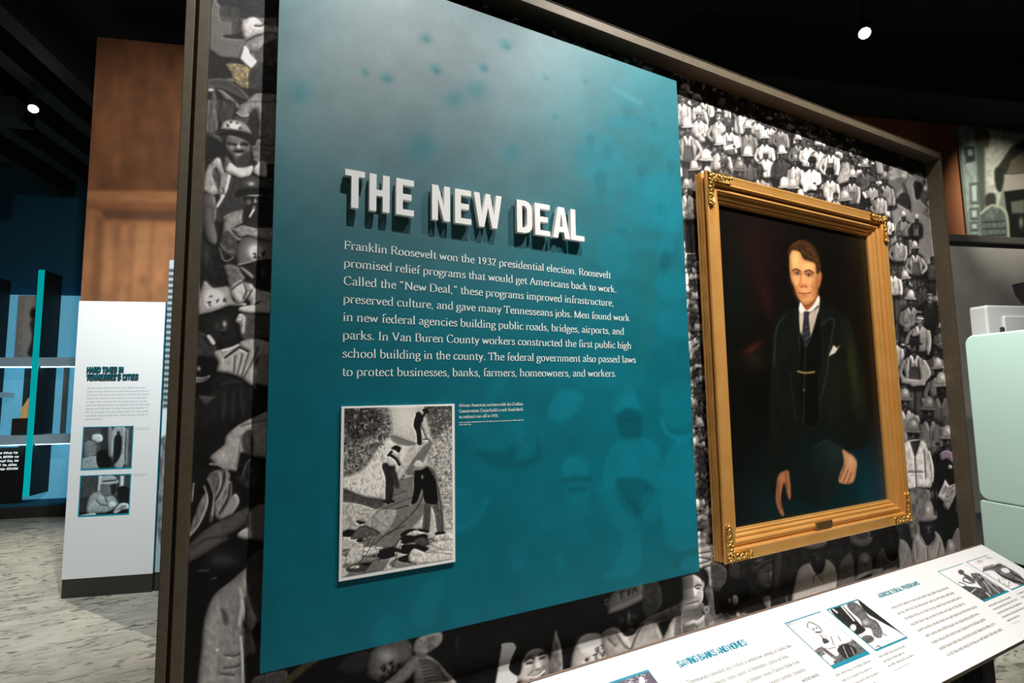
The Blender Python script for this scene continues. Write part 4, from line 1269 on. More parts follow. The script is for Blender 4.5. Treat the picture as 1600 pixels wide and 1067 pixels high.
    A.poly([(110, 720), (235, 710), (230, 900), (140, 960)], .45, tex=(.4, 4, 8))
    A.poly([(285, 745), (330, 645), (360, 690), (330, 780)], .86, curve=False)
    A.ell(325, 710, 12, 30, .6, .5)
    A.poly([(350, 690), (410, 670), (390, 740), (340, 835), (320, 790)], .62, tex=(.3, 4, 4))
    A.poly([(240, 760), (320, 800), (400, 900), (380, 1010), (280, 900)], (.05, .07, .08), a=.8)


# ------------------------------------------------------------------ the other printed pictures
def art_panel(A):
    R = RNG
    A.T(0, 0, 1)
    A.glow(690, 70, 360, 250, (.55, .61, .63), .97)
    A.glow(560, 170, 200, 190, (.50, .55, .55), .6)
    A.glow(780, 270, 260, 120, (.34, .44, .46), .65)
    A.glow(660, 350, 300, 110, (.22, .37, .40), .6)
    A.glow(1010, 300, 140, 260, (.03, .38, .43), .5)
    for x, y, r in ((570, 112, 6), (665, 60, 8), (680, 108, 8), (755, 105, 7), (790, 70, 9), (852, 120, 4), (912, 125, 4), (866, 180, 5), (604, 122, 9)):
        A.glow(x, y, r, r * .8, (.02, .46, .50), .55, .5)
        A.glow(x + 3, y + 4, r * .7, 2, (.15, .28, .28), .5)
    for x, y, r in ((470, 145, 18), (745, 140, 16), (658, 230, 22), (710, 155, 14), (800, 240, 14)):
        A.glow(x, y, r, r, (.05, .45, .50), .4)
    lt, dk, br = (.03, .47, .54), (.0, .26, .30), (.15, .38, .40)

    def g(pts, c, a, soft=4):
        A.poly(pts, c, soft=soft, a=a * .72)
    # upper right: sitting men and hats fading into the colour
    A.T(880, 100, .4686)
    for k in range(70):
        x, y = R.uniform(40, 400), R.uniform(90, 1000)
        if x + .1 * y < 120 and R.rand() < .7:
            continue
        q = R.uniform(16, 42)
        pts = [(x + q * R.uniform(.5, 1.3) * math.cos(t), y + q * R.uniform(.4, 1.2) * math.sin(t)) for t in np.arange(0, 6.2, .9)]
        g(pts, [lt, lt, dk, br][R.randint(4)], R.uniform(.06, .2))
    g([(50, 270), (140, 230), (200, 290), (230, 420), (60, 380)], lt, .4)
    g([(150, 180), (230, 170), (260, 200), (170, 215)], lt, .5)
    g([(210, 430), (290, 360), (390, 400), (400, 560), (220, 520)], lt, .5)
    for x, y, q in ((265, 350, 24), (125, 375, 26), (195, 555, 22), (330, 480, 22), (90, 250, 18), (210, 150, 20), (300, 200, 18), (150, 280, 20), (360, 330, 18)):
        A.ell(x, y, q * .8, q, dk, soft=2, a=.22)
        A.ell(x + q * .15, y + q * .1, q * .3, q * .5, lt, soft=2, a=.3)
        g([(x - q * 1.1, y - q * .5), (x - q * .5, y - q * 1.5), (x + q * .5, y - q * 1.5), (x + q * 1.1, y - q * .5)], lt, .35, 1.5)
        A.line([(x - q * 1.4, y - q * .5), (x, y - q * .7), (x + q * 1.4, y - q * .45)], 5, lt, soft=1.5, a=.35)
        g([(x - q * 1.9, y + q * 3.4), (x - q * 1.5, y + q * 1.4), (x, y + q), (x + q * 1.5, y + q * 1.4), (x + q * 1.9, y + q * 3.4)], lt, .3)
        A.lines([[(x - q * .5, y + q * 1.1), (x, y + q * 1.8), (x + q * .5, y + q * 1.1)]], 5, dk, soft=1.5, a=.3)
    g([(110, 600), (200, 570), (220, 680), (140, 700)], lt, .4)
    g([(300, 490), (370, 470), (390, 520), (310, 520)], lt, .5)
    g([(320, 600), (350, 560), (370, 620), (330, 640)], lt, .6)
    A.ell(340, 660, 18, 40, dk, soft=2, a=.4)
    g([(300, 720), (380, 680), (420, 760), (340, 790)], lt, .6)
    g([(320, 830), (390, 800), (420, 900), (330, 900)], lt, .5)
    g([(250, 700), (310, 640), (300, 900), (260, 1000)], (.14, .38, .36), .35)
    g([(60, 960), (240, 980), (260, 1066), (60, 1066)], lt, .22)
    A.line([(170, 80), (220, 110), (260, 130)], 14, (.3, .6, .62), soft=2, a=.35)
    # lower right: hatted men, large and faint
    def g(pts, c, a, soft=3.0):
        A.poly(pts, c, soft=soft, a=min(a * 1.05, .8))
    A.T(700, 600, .3375)
    g([(470, 100), (520, 30), (590, 30), (630, 70), (560, 160), (480, 160)], lt, .6)
    g([(190, 0), (260, 0), (200, 90), (150, 120)], lt, .25)
    g([(60, 180), (250, 90), (400, 110), (440, 240), (380, 330), (240, 360), (120, 300)], lt, .2)
    g([(130, 310), (260, 310), (340, 240), (370, 270), (300, 350), (400, 340), (410, 230), (430, 340), (320, 390), (200, 370)], dk, .4)
    g([(320, 220), (350, 230), (370, 290), (320, 300)], lt, .4)
    g([(750, 110), (840, 0), (880, 90), (860, 110)], lt, .35)
    g([(770, 140), (800, 70), (870, 70), (895, 140), (830, 110)], lt, .4)
    g([(780, 150), (830, 110), (895, 140), (890, 240), (840, 270), (790, 220)], dk, .5)
    A.line([(790, 170), (880, 160)], 8, dk, soft=1.5, a=.6)
    g([(740, 320), (800, 260), (900, 250), (980, 300), (990, 450), (900, 560), (860, 540), (780, 480), (720, 470)], lt, .5)
    g([(780, 440), (900, 440), (960, 500), (870, 620), (800, 560)], dk, .5)
    g([(900, 520), (980, 520), (960, 640), (900, 620)], lt, .35)
    g([(540, 440), (530, 370), (560, 340), (620, 340), (650, 430), (600, 430)], lt, .55)
    g([(520, 445), (600, 425), (665, 435), (640, 450), (540, 460)], dk, .5)
    g([(540, 460), (640, 450), (650, 590), (600, 630), (560, 600)], lt, .22)
    A.line([(560, 490), (630, 485)], 16, dk, soft=2, a=.5)
    g([(440, 600), (520, 540), (560, 640), (440, 680)], lt, .2)
    g([(680, 490), (780, 480), (900, 680), (860, 720), (760, 640)], lt, .3)
    g([(720, 900), (800, 790), (820, 700), (880, 700), (900, 800), (860, 880)], lt, .5)
    g([(990, 420), (1030, 290), (1120, 260), (1160, 500), (1160, 640), (1060, 660), (990, 620)], lt, .6)
    g([(1000, 640), (1160, 660), (1165, 760), (1040, 760)], lt, .45)
    A.line([(990, 160), (1010, 220), (1060, 250), (1130, 235)], 18, lt, soft=1.5, a=.8)
    g([(1000, 0), (1120, 0), (1120, 180), (1040, 200), (980, 100)], lt, .3)
    A.line([(1060, 840), (1100, 780), (1170, 770)], 22, (.1, .33, .33), soft=2, a=.5)
    g([(1070, 850), (1110, 800), (1170, 790), (1170, 870)], lt, .4)
    A.line([(20, 690), (110, 640), (165, 580), (180, 520)], 26, lt, soft=3, a=.4)
    g([(0, 480), (120, 500), (180, 540), (120, 640), (0, 700)], lt, .2)
    A.glow(520, 840, 28, 50, lt, .4)
    A.glow(320, 840, 30, 14, lt, .35)
    A.T(400, 900, .25)
    g([(980, 250), (1040, 60), (1180, 0), (1150, 200), (1080, 320)], lt, .3)
    g([(720, 380), (800, 250), (900, 260), (960, 360), (800, 440)], lt, .25)
    A.grain(.06, 2.2)
    A.grain(.07, 30)


def art_portrait(A):
    A.T(1080, 250, .30928)
    A.grain(.25, 40)
    A.glow(320, 480, 130, 260, (.125, .062, .05), .8)
    A.glow(380, 700, 30, 120, (.18, .08, .06), .6, -.2)
    A.glow(230, 640, 50, 200, (.03, .075, .05), .7)
    A.glow(310, 950, 50, 18, (.34, .12, .06), .7, -.6)
    A.glow(320, 1010, 50, 50, (.16, .12, .08), .6)
    A.glow(860, 430, 90, 120, (.09, .085, .05), .7)
    A.glow(840, 1760, 330, 330, (.03, .25, .31), .95)  # reflection on the varnish, painted into the lower canvas as two teal blobs
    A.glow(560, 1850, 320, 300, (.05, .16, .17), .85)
    suit, hi = (.066, .078, .066), (.20, .23, .20)
    A.poly([(545, 735), (440, 795), (412, 900), (395, 1250), (400, 1520), (420, 1700), (640, 1700), (760, 1480), (880, 1440), (880, 1150), (842, 960), (790, 800), (700, 740), (640, 690)], suit, tex=(.25, 10, 16), soft=1.5)
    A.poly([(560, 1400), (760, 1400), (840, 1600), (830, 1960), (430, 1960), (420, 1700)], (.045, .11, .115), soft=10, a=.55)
    A.glow(820, 1080, 26, 200, (.20, .22, .10), .7, -.12)
    A.glow(720, 1150, 60, 200, (.12, .13, .08), .6)
    A.glow(860, 1170, 36, 80, (.14, .13, .08), .5)
    A.lines([[(470, 790), (430, 860), (418, 1040)], [(700, 800), (722, 815), (700, 950), (680, 1100), (640, 1260)], [(660, 830), (700, 800)], [(545, 900), (560, 1020), (600, 1160)]], 7, hi, soft=1.2, a=.7)
    A.poly([(548, 760), (590, 775), (645, 700), (642, 770), (600, 900), (580, 945), (552, 880)], (.80, .74, .66))
    A.lines([[(615, 770), (600, 880)], [(630, 750), (612, 850)]], 3, (.62, .55, .48))
    A.poly([(548, 740), (552, 770), (600, 768), (640, 735), (646, 690), (600, 740), (570, 745)], (.93, .90, .85))
    A.poly([(574, 770), (600, 768), (594, 795), (602, 900), (582, 945), (562, 890), (568, 800)], (.17, .17, .185), edge=(.4, 1.5))
    A.lines([[(566, 880), (600, 860)], [(568, 910), (598, 890)], [(572, 850), (598, 830)]], 4, (.33, .33, .36))
    A.line([(604, 765), (640, 740)], 9, (.15, .15, .16))
    A.poly([(552, 885), (580, 948), (610, 890), (645, 770), (655, 1000), (640, 1300), (560, 1300)], (.05, .052, .044), soft=1.2)
    A.line([(578, 960), (572, 1110), (566, 1340)], 5, (.15, .15, .12))
    A.poly([(695, 990), (718, 935), (738, 950), (752, 936), (727, 975)], (.86, .83, .76), curve=False)
    A.T(1200, 360, .15)
    sk = (.90, .65, .42)
    A.poly([(208, 250), (222, 175), (290, 112), (360, 96), (440, 126), (512, 215), (548, 330), (550, 430), (520, 470), (440, 400), (260, 330)], (.215, .13, .075), tex=(.5, 2, 4))
    A.poly([(515, 445), (545, 425), (563, 470), (548, 560), (524, 605), (510, 540)], (.76, .46, .27), edge=(.35, 1.5))
    A.poly([(222, 330), (226, 245), (252, 205), (330, 212), (380, 295), (470, 322), (496, 345), (510, 430), (518, 540), (514, 650), (478, 730), (402, 778), (345, 745), (308, 690), (278, 600), (243, 520), (226, 420)], sk, edge=(.3, 3))
    A.glow(285, 310, 36, 80, (1.0, .78, .46), .8)
    A.glow(420, 380, 50, 40, (1.0, .80, .54), .7)
    A.glow(300, 540, 24, 40, (.98, .74, .46), .6)
    A.glow(440, 540, 36, 36, (.97, .74, .50), .5)
    A.glow(470, 600, 36, 90, (.80, .48, .26), .6)
    A.glow(310, 620, 26, 60, (.90, .55, .30), .5)
    A.glow(505, 600, 22, 120, (.58, .36, .22), .7)
    A.glow(300, 640, 26, 90, (.66, .40, .22), .5, -.35)
    A.glow(390, 745, 60, 14, (.66, .42, .26), .5)
    A.glow(240, 420, 14, 110, (.68, .44, .22), .6)
    A.ell(300, 440, 44, 30, (.62, .36, .2), soft=2, a=.7)
    A.ell(425, 455, 50, 30, (.64, .38, .22), soft=2, a=.7)
    A.lines([[(258, 418), (290, 402), (335, 424)], [(382, 432), (425, 414), (472, 442)]], 15, (.28, .16, .09))
    A.ell(303, 452, 28, 13, (.74, .60, .48))
    A.ell(426, 467, 30, 13, (.74, .60, .48))
    A.ell(306, 450, 13, 14, (.20, .22, .21))
    A.ell(424, 465, 13, 14, (.20, .22, .21))
    A.lines([[(270, 448), (300, 432), (338, 456)], [(392, 462), (425, 446), (462, 470)]], 7, (.25, .13, .08))
    A.lines([[(350, 440), (338, 520), (328, 575)]], 16, (.68, .38, .2), soft=1.5, a=.7)
    A.lines([[(372, 470), (376, 520), (374, 560)]], 16, (.97, .72, .46), soft=1.5, a=.8)
    A.ell(372, 574, 34, 20, (.80, .44, .26), soft=1.5, a=.9)
    A.ell(352, 588, 12, 6, (.42, .19, .11))
    A.ell(398, 588, 10, 6, (.46, .22, .13))
    A.lines([[(322, 648), (365, 656), (410, 654), (445, 648)]], 9, (.44, .17, .11))
    A.ell(375, 674, 40, 10, (.76, .40, .28), soft=1.2)
    A.ell(380, 698, 34, 7, (.64, .36, .2), soft=1.2, a=.7)
    A.glow(385, 735, 30, 18, (.92, .60, .36), .5)
    A.lines([[(455, 560), (470, 620), (462, 690)]], 8, (.66, .38, .21), soft=1.5, a=.6)
    A.poly([(345, 748), (402, 780), (478, 732), (512, 660), (525, 700), (470, 780), (404, 832), (360, 790)], (.60, .33, .17), soft=1.2)
    A.poly([(212, 240), (226, 170), (300, 130), (350, 190), (385, 280), (430, 316), (495, 300), (535, 430), (505, 440), (494, 352), (440, 322), (370, 296), (330, 226), (256, 206), (228, 250)], (.24, .15, .085), tex=(.5, 2, 3), soft=1)
    A.lines([[(260, 150), (340, 120), (420, 160), (480, 240)], [(350, 200), (400, 250), (470, 290)], [(400, 180), (470, 230), (510, 320)]], 12, (.40, .27, .16), soft=1.5, a=.7)
    A.poly([(328, 770), (346, 752), (402, 832), (470, 780), (524, 680), (536, 725), (500, 800), (432, 852), (330, 852)], (.94, .91, .86), soft=.8)
    A.poly([(372, 848), (432, 848), (420, 880), (410, 930), (385, 930)], (.20, .20, .23))
    A.T(1080, 560, .3186)
    A.line([(523, 63), (560, 71), (604, 66)], 7, (.72, .58, .34))
    A.ell(553, 155, 5, 5, (.4, .4, .35))
    A.lines([[(480, 60), (500, 200), (510, 310)], [(630, 60), (628, 230), (640, 300)]], 5, (.13, .15, .12), a=.8)
    A.poly([(600, 450), (662, 402), (700, 420), (745, 450), (738, 540), (700, 660), (640, 720), (560, 680), (580, 540)], (.085, .125, .12), soft=6, tex=(.2, 14, 30), grad=(.3, -.5))
    A.line([(606, 440), (660, 404), (738, 446)], 4, (.20, .23, .21), soft=1.2, a=.8)
    fl = (.70, .46, .31)
    A.poly([(424, 580), (440, 558), (475, 548), (484, 590), (490, 672), (480, 694), (466, 650), (456, 610), (444, 660), (442, 710), (457, 762), (447, 774), (426, 742), (414, 690), (418, 620)], fl, edge=(.35, 2))
    A.lines([[(462, 560), (468, 610), (470, 650)], [(430, 600), (428, 680), (440, 740)]], 4, (.38, .2, .13))
    A.poly([(740, 448), (770, 460), (812, 500), (810, 560), (798, 602), (776, 616), (750, 616), (722, 604), (730, 560), (748, 510)], (.84, .60, .43), edge=(.35, 2))
    A.lines([[(770, 545), (748, 600)], [(786, 560), (766, 612)], [(755, 525), (730, 590)]], 5, (.46, .26, .17))
    A.glow(785, 500, 16, 26, (.95, .74, .55), .6)
    A.grain(.10, 1.5)


def art_ditch(A):
    R = RNG
    A.T(510, 610, .2905)
    A.poly([(60, 60), (720, 60), (720, 1040), (60, 1040)], .78, curve=False, tex=(.25, 2, 2))
    A.poly([(60, 60), (300, 80), (350, 160), (340, 240), (260, 330), (200, 420), (60, 500)], .42, tex=(1.0, 2.2, 2.2), soft=3)
    A.poly([(100, 90), (260, 100), (300, 180), (200, 260), (110, 240)], .25, tex=(1.1, 2, 2), soft=3)
    A.glow(420, 150, 70, 90, .92, .9)
    A.poly([(540, 70), (720, 70), (720, 240), (600, 290), (545, 180)], .36, tex=(.7, 3, 3), soft=3)
    A.poly([(60, 480), (200, 430), (320, 270), (430, 290), (400, 400), (310, 480), (300, 560), (200, 565), (60, 530)], .93, tex=(.12, 2, 2), soft=3)
    for k in range(120):
        x = R.uniform(90, 330)
        y = R.uniform(300, 560)
        A.line([(x, y), (x + R.uniform(-14, 14), y + R.uniform(8, 26))], 4, R.choice([.4, .55, .95]), a=.6)
    A.poly([(350, 240), (470, 280), (520, 280), (440, 300), (360, 280)], .5)
    A.poly([(570, 280), (720, 210), (720, 740), (620, 640), (590, 480), (540, 400)], .66, tex=(.6, 1.8, 1.8), soft=2)
    A.poly([(535, 290), (570, 285), (500, 430), (540, 480), (560, 600), (480, 720), (400, 800), (250, 1040), (90, 1040), (240, 780), (300, 620), (400, 470), (480, 350)], .46, tex=(.15, 6, 6), soft=1.5)
    A.poly([(60, 520), (200, 570), (310, 590), (280, 640), (180, 625), (60, 600)], .3, tex=(.4, 3, 3), soft=2)
    A.poly([(60, 610), (260, 640), (240, 720), (160, 760), (60, 800)], .74, tex=(.35, 3, 3))
    A.poly([(240, 720), (270, 650), (375, 640), (370, 690), (310, 780), (260, 770)], .66, tex=(.3, 3, 3), edge=(.5, 1))
    A.lines([[(330, 780), (480, 640), (540, 500)], [(170, 930), (300, 790), (420, 730)], [(250, 880), (330, 870), (400, 790)], [(370, 640), (440, 620)], [(280, 920), (300, 860)], [(200, 980), (260, 900)]], 5, .18)
    for k in range(60):
        x, y = R.uniform(90, 680), R.uniform(760, 1010)
        if 250 < x < 420 and R.rand() < .8:
            continue
        q = R.uniform(18, 60)
        pts = [(x + q * 1.5 * R.uniform(.5, 1.2) * math.cos(t), y + q * .6 * R.uniform(.5, 1.2) * math.sin(t) - q * .2 * math.cos(t)) for t in np.arange(0, 6.2, 1.0)]
        A.poly(pts, R.choice([.88, .8, .5, .25, .1, .1]), tex=(.3, 3, 3), edge=(.7, .8))
    for pts, v in (([(130, 800), (170, 740), (220, 730), (290, 770), (210, 790)], .35), ([(160, 700), (210, 710), (180, 720)], .12), ([(440, 900), (470, 850), (540, 870), (690, 880), (690, 920), (480, 930)], .86), ([(560, 820), (690, 800), (690, 860), (600, 850)], .84), ([(100, 930), (140, 830), (200, 830), (180, 920)], .8), ([(470, 810), (520, 790), (550, 820), (520, 840)], .3)):
        A.poly(pts, v, tex=(.25, 3, 3), edge=(.5, 1))
    for k in range(420):
        if k < 260:
            x, y = R.uniform(92, 345), R.uniform(88, 430)
            if x * .9 + y > 560:
                continue
        else:
            x, y = R.uniform(545, 684), R.uniform(90, 640)
            if y > 270 and x < 590:
                continue
        t, q = R.uniform(0, 3.1), R.uniform(5, 15)
        A.line([(x, y), (x + q * math.cos(t), y + q * math.sin(t))], R.uniform(3, 7), R.choice([.06, .1, .15, .3, .75, .85] if y < 300 else [.2, .35, .5, .8, .9]), a=.8)
    A.lines([[(300, 640), (400, 600), (500, 560)], [(330, 580), (430, 540)], [(400, 480), (500, 430)], [(120, 980), (200, 900), (260, 800)], [(350, 960), (400, 820)]], 4, .25)
    # three men at work
    A.poly([(468, 185), (484, 125), (505, 120), (520, 160), (506, 190), (512, 285), (490, 288), (484, 230)], .1)
    A.ell(492, 130, 12, 13, .1)
    A.lines([[(505, 160), (528, 125), (540, 108)]], 13, .12)
    A.poly([(515, 105), (540, 98), (548, 120), (530, 125)], .1)
    A.lines([[(508, 180), (538, 265)], [(520, 265), (545, 262)]], 5, .15)
    A.lines([[(375, 405), (400, 430), (435, 465)], [(415, 472), (455, 458)]], 7, .8)
    A.poly([(298, 405), (320, 390), (362, 392), (368, 430), (352, 590), (318, 602), (318, 480)], .16, tex=(.6, 2, 4))
    A.poly([(355, 420), (378, 450), (390, 520), (368, 525), (358, 490)], .22)
    A.poly([(328, 350), (360, 305), (390, 330), (380, 400), (330, 400)], .86, edge=(.3, 1))
    A.poly([(348, 312), (375, 296), (400, 310), (388, 335), (370, 322)], .08)
    A.lines([[(340, 345), (375, 370), (392, 400)]], 15, .12)
    A.lines([[(350, 330), (332, 350)]], 12, .1)
    A.poly([(305, 590), (360, 592), (360, 605), (310, 604)], .1)
    A.poly([(530, 590), (560, 560), (560, 650), (550, 755), (516, 750), (520, 680)], .3, tex=(.4, 2, 5))
    A.poly([(555, 590), (606, 545), (630, 750), (596, 760), (580, 660)], .34, tex=(.4, 2, 5))
    A.poly([(478, 425), (540, 410), (582, 448), (602, 520), (605, 560), (590, 610), (530, 600), (516, 530), (500, 560), (485, 600), (455, 612), (470, 540)], .06)
    A.lines([[(555, 420), (590, 480), (600, 560), (608, 640)]], 7, .5)
    A.poly([(464, 425), (500, 405), (535, 412), (500, 430)], .62)
    A.poly([(468, 408), (482, 380), (505, 380), (522, 410)], .84)
    A.glow(515, 466, 7, 10, .6)
    A.lines([[(500, 750), (545, 760)], [(590, 770), (632, 765)]], 14, .08)
    A.lines([[(456, 610), (440, 680)]], 6, .5)


def art_rail(kind):
    def crop(A):
        R = RNG
        if kind == 'seated man':
            A.T(1220, 920, .1378)
            A.glow(90, 390, 60, 60, .6, .7)
            A.poly([(380, 720), (560, 620), (800, 570), (1000, 740), (560, 930)], .4, tex=(.5, 3, 3))
            A.poly([(470, 640), (560, 540), (700, 520), (800, 580), (700, 640), (640, 760), (540, 700)], .93)
            A.lines([[(570, 540), (600, 640)], [(540, 680), (620, 660)], [(650, 540), (680, 590)], [(470, 690), (520, 670)]], 8, .25)
            A.poly([(640, 690), (720, 620), (860, 690), (800, 820), (700, 760)], .16, tex=(.8, 2, 3))
            for k in range(5):
                A.line([(660 + 45 * k, 640 + 8 * k), (720 + 48 * k, 790 + 4 * k)], 9, .75 if k % 2 else .2)
            A.poly([(470, 690), (540, 750), (620, 810), (560, 800)], .9)
            A.poly([(300, 420), (310, 380), (350, 385), (440, 430), (470, 500), (520, 550), (510, 590), (440, 520), (370, 480)], .95, edge=(.5, 1))
            A.lines([[(305, 440), (300, 400), (330, 375), (420, 420), (470, 480)], [(450, 520), (480, 560), (530, 600)]], 7, .2)
            A.lines([[(365, 452), (378, 460)], [(398, 440), (412, 446)]], 12, .12)
            A.line([(400, 490), (450, 490)], 14, .12)
            A.poly([(470, 560), (520, 570), (550, 600), (490, 620)], .3, tex=(.8, 2, 2))
            A.poly([(470, 770), (540, 750), (620, 880), (560, 890)], .96)
            A.glow(960, 740, 60, 60, .3, .8)
        elif kind == 'mule':
            A.T(1220, 920, .1378)
            A.poly([(560, 230), (680, 190), (760, 250), (900, 400), (960, 470), (840, 520), (700, 390)], .15, tex=(.5, 3, 3))
            A.lines([[(680, 190), (760, 280), (830, 360)], [(590, 230), (640, 270)]], 16, .9)
            A.ell(820, 440, 36, 40, .85)
            A.poly([(870, 120), (900, 120), (1400, 520), (1280, 450), (1080, 340), (960, 260)], .14, tex=(.4, 3, 3))
            A.poly([(750, 180), (830, 150), (930, 220), (1000, 320), (1090, 370), (1140, 470), (1140, 550), (1060, 540), (1020, 450), (930, 430), (900, 350), (800, 260)], .42, tex=(.3, 4, 3), edge=(.4, 2))
            A.glow(960, 380, 40, 30, .7)
            A.poly([(1030, 450), (1090, 390), (1150, 470), (1130, 550), (1070, 540)], .42, tex=(.6, 2, 2))
            A.lines([[(1130, 490), (1200, 530)]], 10, .35)
            A.ell(985, 570, 72, 46, .35, tex=(.6, 2, 2))
            A.lines([[(1085, 660), (1105, 645), (1130, 660)]], 10, .2)
        elif kind == 'bound sheaf':
            A.T(1440, 850, .1031)
            A.poly([(600, 660), (800, 650), (1050, 700), (1300, 740), (940, 900)], .28, tex=(.4, 3, 3))
            A.poly([(750, 470), (780, 440), (880, 450), (1000, 530), (1300, 740), (1100, 820), (960, 700), (870, 620)], .36, tex=(.5, 2.5, 4))
            A.lines([[(860, 490), (950, 580), (1050, 740)], [(950, 520), (1080, 660), (1180, 740)], [(900, 480), (980, 520), (1150, 640)]], 16, .7)
            A.ell(600, 425, 46, 36, .3, .4)
            A.poly([(620, 440), (700, 470), (800, 540), (800, 600), (700, 540), (640, 480)], .34)
            A.lines([[(630, 520), (640, 560), (760, 600)], [(640, 510), (720, 520)]], 16, .25)
            A.ell(915, 540, 30, 26, .2)
            A.lines([[(740, 740), (820, 680)], [(980, 740), (1040, 790)]], 14, .92)
            A.lines([[(560, 580), (640, 600), (700, 660)]], 12, .3)
        elif kind == 'barns':
            A.T(1440, 850, .1031)
            A.poly([(920, 420), (1060, 380), (1200, 300), (1500, 480), (1560, 640), (1300, 540), (1100, 420)], .4, tex=(.4, 3, 3))
            for k in range(10):
                x = 930 + 28 * k
                A.poly([(x, 410 - 8 * k), (x + 12, 350 - 8 * k + R.uniform(-15, 15)), (x + 26, 400 - 8 * k)], .2)
            A.lines([[(1100, 410), (1300, 520), (1540, 600)], [(1200, 480), (1500, 580)], [(1350, 430), (1550, 540)], [(1380, 520), (1400, 580)]], 20, .15)
            A.poly([(1200, 380), (1280, 360), (1340, 420), (1260, 440)], .92)
            A.poly([(950, 450), (1080, 400), (1200, 490), (1400, 640), (1330, 700)], .93, tex=(.15, 2, 2))
            for k in range(25):
                A.ell(R.uniform(1150, 1330), R.uniform(520, 640), 8, 6, .4)
            A.glow(880, 260, 50, 26, .6, .7)
            A.glow(1020, 210, 60, 18, .62, .7)
        else:
            A.T(930, 1030, .08125)
            A.poly([(200, 300), (1300, 100), (1300, 900), (200, 900)], (.36, .32, .38), curve=False, tex=(.3, 2, 2))
            A.poly([(850, 460), (850, 380), (880, 330), (940, 380), (950, 460)], .95)
            for k in range(40):
                A.ell(R.uniform(560, 1000), R.uniform(300, 460), R.uniform(6, 18), R.uniform(5, 14), R.choice([.9, .8, .6]))
    return crop


def art_street(A):
    A.T(60, 560, .375)
    A.poly([(180, 280), (260, 290), (250, 460), (180, 470)], .3, curve=False, tex=(.2, 3, 3))
    A.poly([(225, 320), (262, 318), (264, 345), (228, 348)], .85)
    A.poly([(190, 350), (240, 345), (238, 400), (195, 410)], .5, tex=(.25, 3, 2), edge=(.5, 1))
    A.poly([(180, 420), (260, 410), (240, 470), (180, 470)], .62, tex=(.2, 3, 2))
    A.poly([(245, 390), (305, 385), (300, 455), (250, 455)], .08, edge=(-.6, 2))
    A.poly([(290, 290), (305, 290), (305, 400), (292, 400)], .55)
    A.poly([(308, 300), (365, 295), (358, 440), (310, 440)], .66, tex=(.2, 3, 3))
    A.ell(332, 312, 7, 8, .15)
    A.poly([(318, 325), (345, 325), (342, 400), (318, 440), (308, 440), (312, 380)], .12)
    A.poly([(365, 290), (400, 288), (392, 460), (360, 455)], .3, tex=(.5, 2, 6))
    A.lines([[(372, 295), (366, 440)]], 6, .6)


def art_coat(A):
    A.T(60, 560, .375)
    A.poly([(170, 480), (390, 480), (385, 570), (170, 580)], .28, curve=False, tex=(.3, 3, 3))
    A.poly([(250, 490), (268, 490), (262, 560), (245, 560)], .85, curve=False)
    A.poly([(340, 490), (356, 490), (350, 570), (335, 570)], .85, curve=False)
    A.poly([(330, 540), (380, 545), (378, 640), (340, 610)], .1)
    A.poly([(160, 640), (260, 640), (380, 630), (380, 670), (160, 670)], .08, curve=False)
    A.poly([(200, 640), (205, 590), (225, 562), (260, 550), (300, 560), (325, 590), (330, 610), (290, 640), (230, 645)], .68, tex=(.2, 3, 4), edge=(.4, 2))
    A.lines([[(240, 590), (260, 610), (290, 612)], [(270, 560), (285, 600)]], 5, .35)
    A.poly([(258, 560), (262, 520), (318, 520), (322, 545), (300, 572), (275, 575)], .45, edge=(.3, 2))
    A.poly([(300, 520), (322, 525), (322, 555), (305, 572)], .15)
    A.poly([(255, 520), (300, 505), (332, 508), (328, 520), (290, 526)], .72)
    A.poly([(265, 515), (268, 492), (310, 488), (325, 508)], .76, edge=(.3, 2))
    A.lines([[(267, 514), (323, 508)]], 6, .25)
    A.ell(306, 608, 16, 11, .9)
    A.poly([(312, 640), (340, 605), (372, 605), (378, 625), (350, 630), (325, 645)], .85)
    A.lines([[(325, 635), (350, 615)], [(340, 632), (362, 615)]], 4, .3)
    A.poly([(170, 655), (230, 645), (235, 655), (180, 662)], .9)


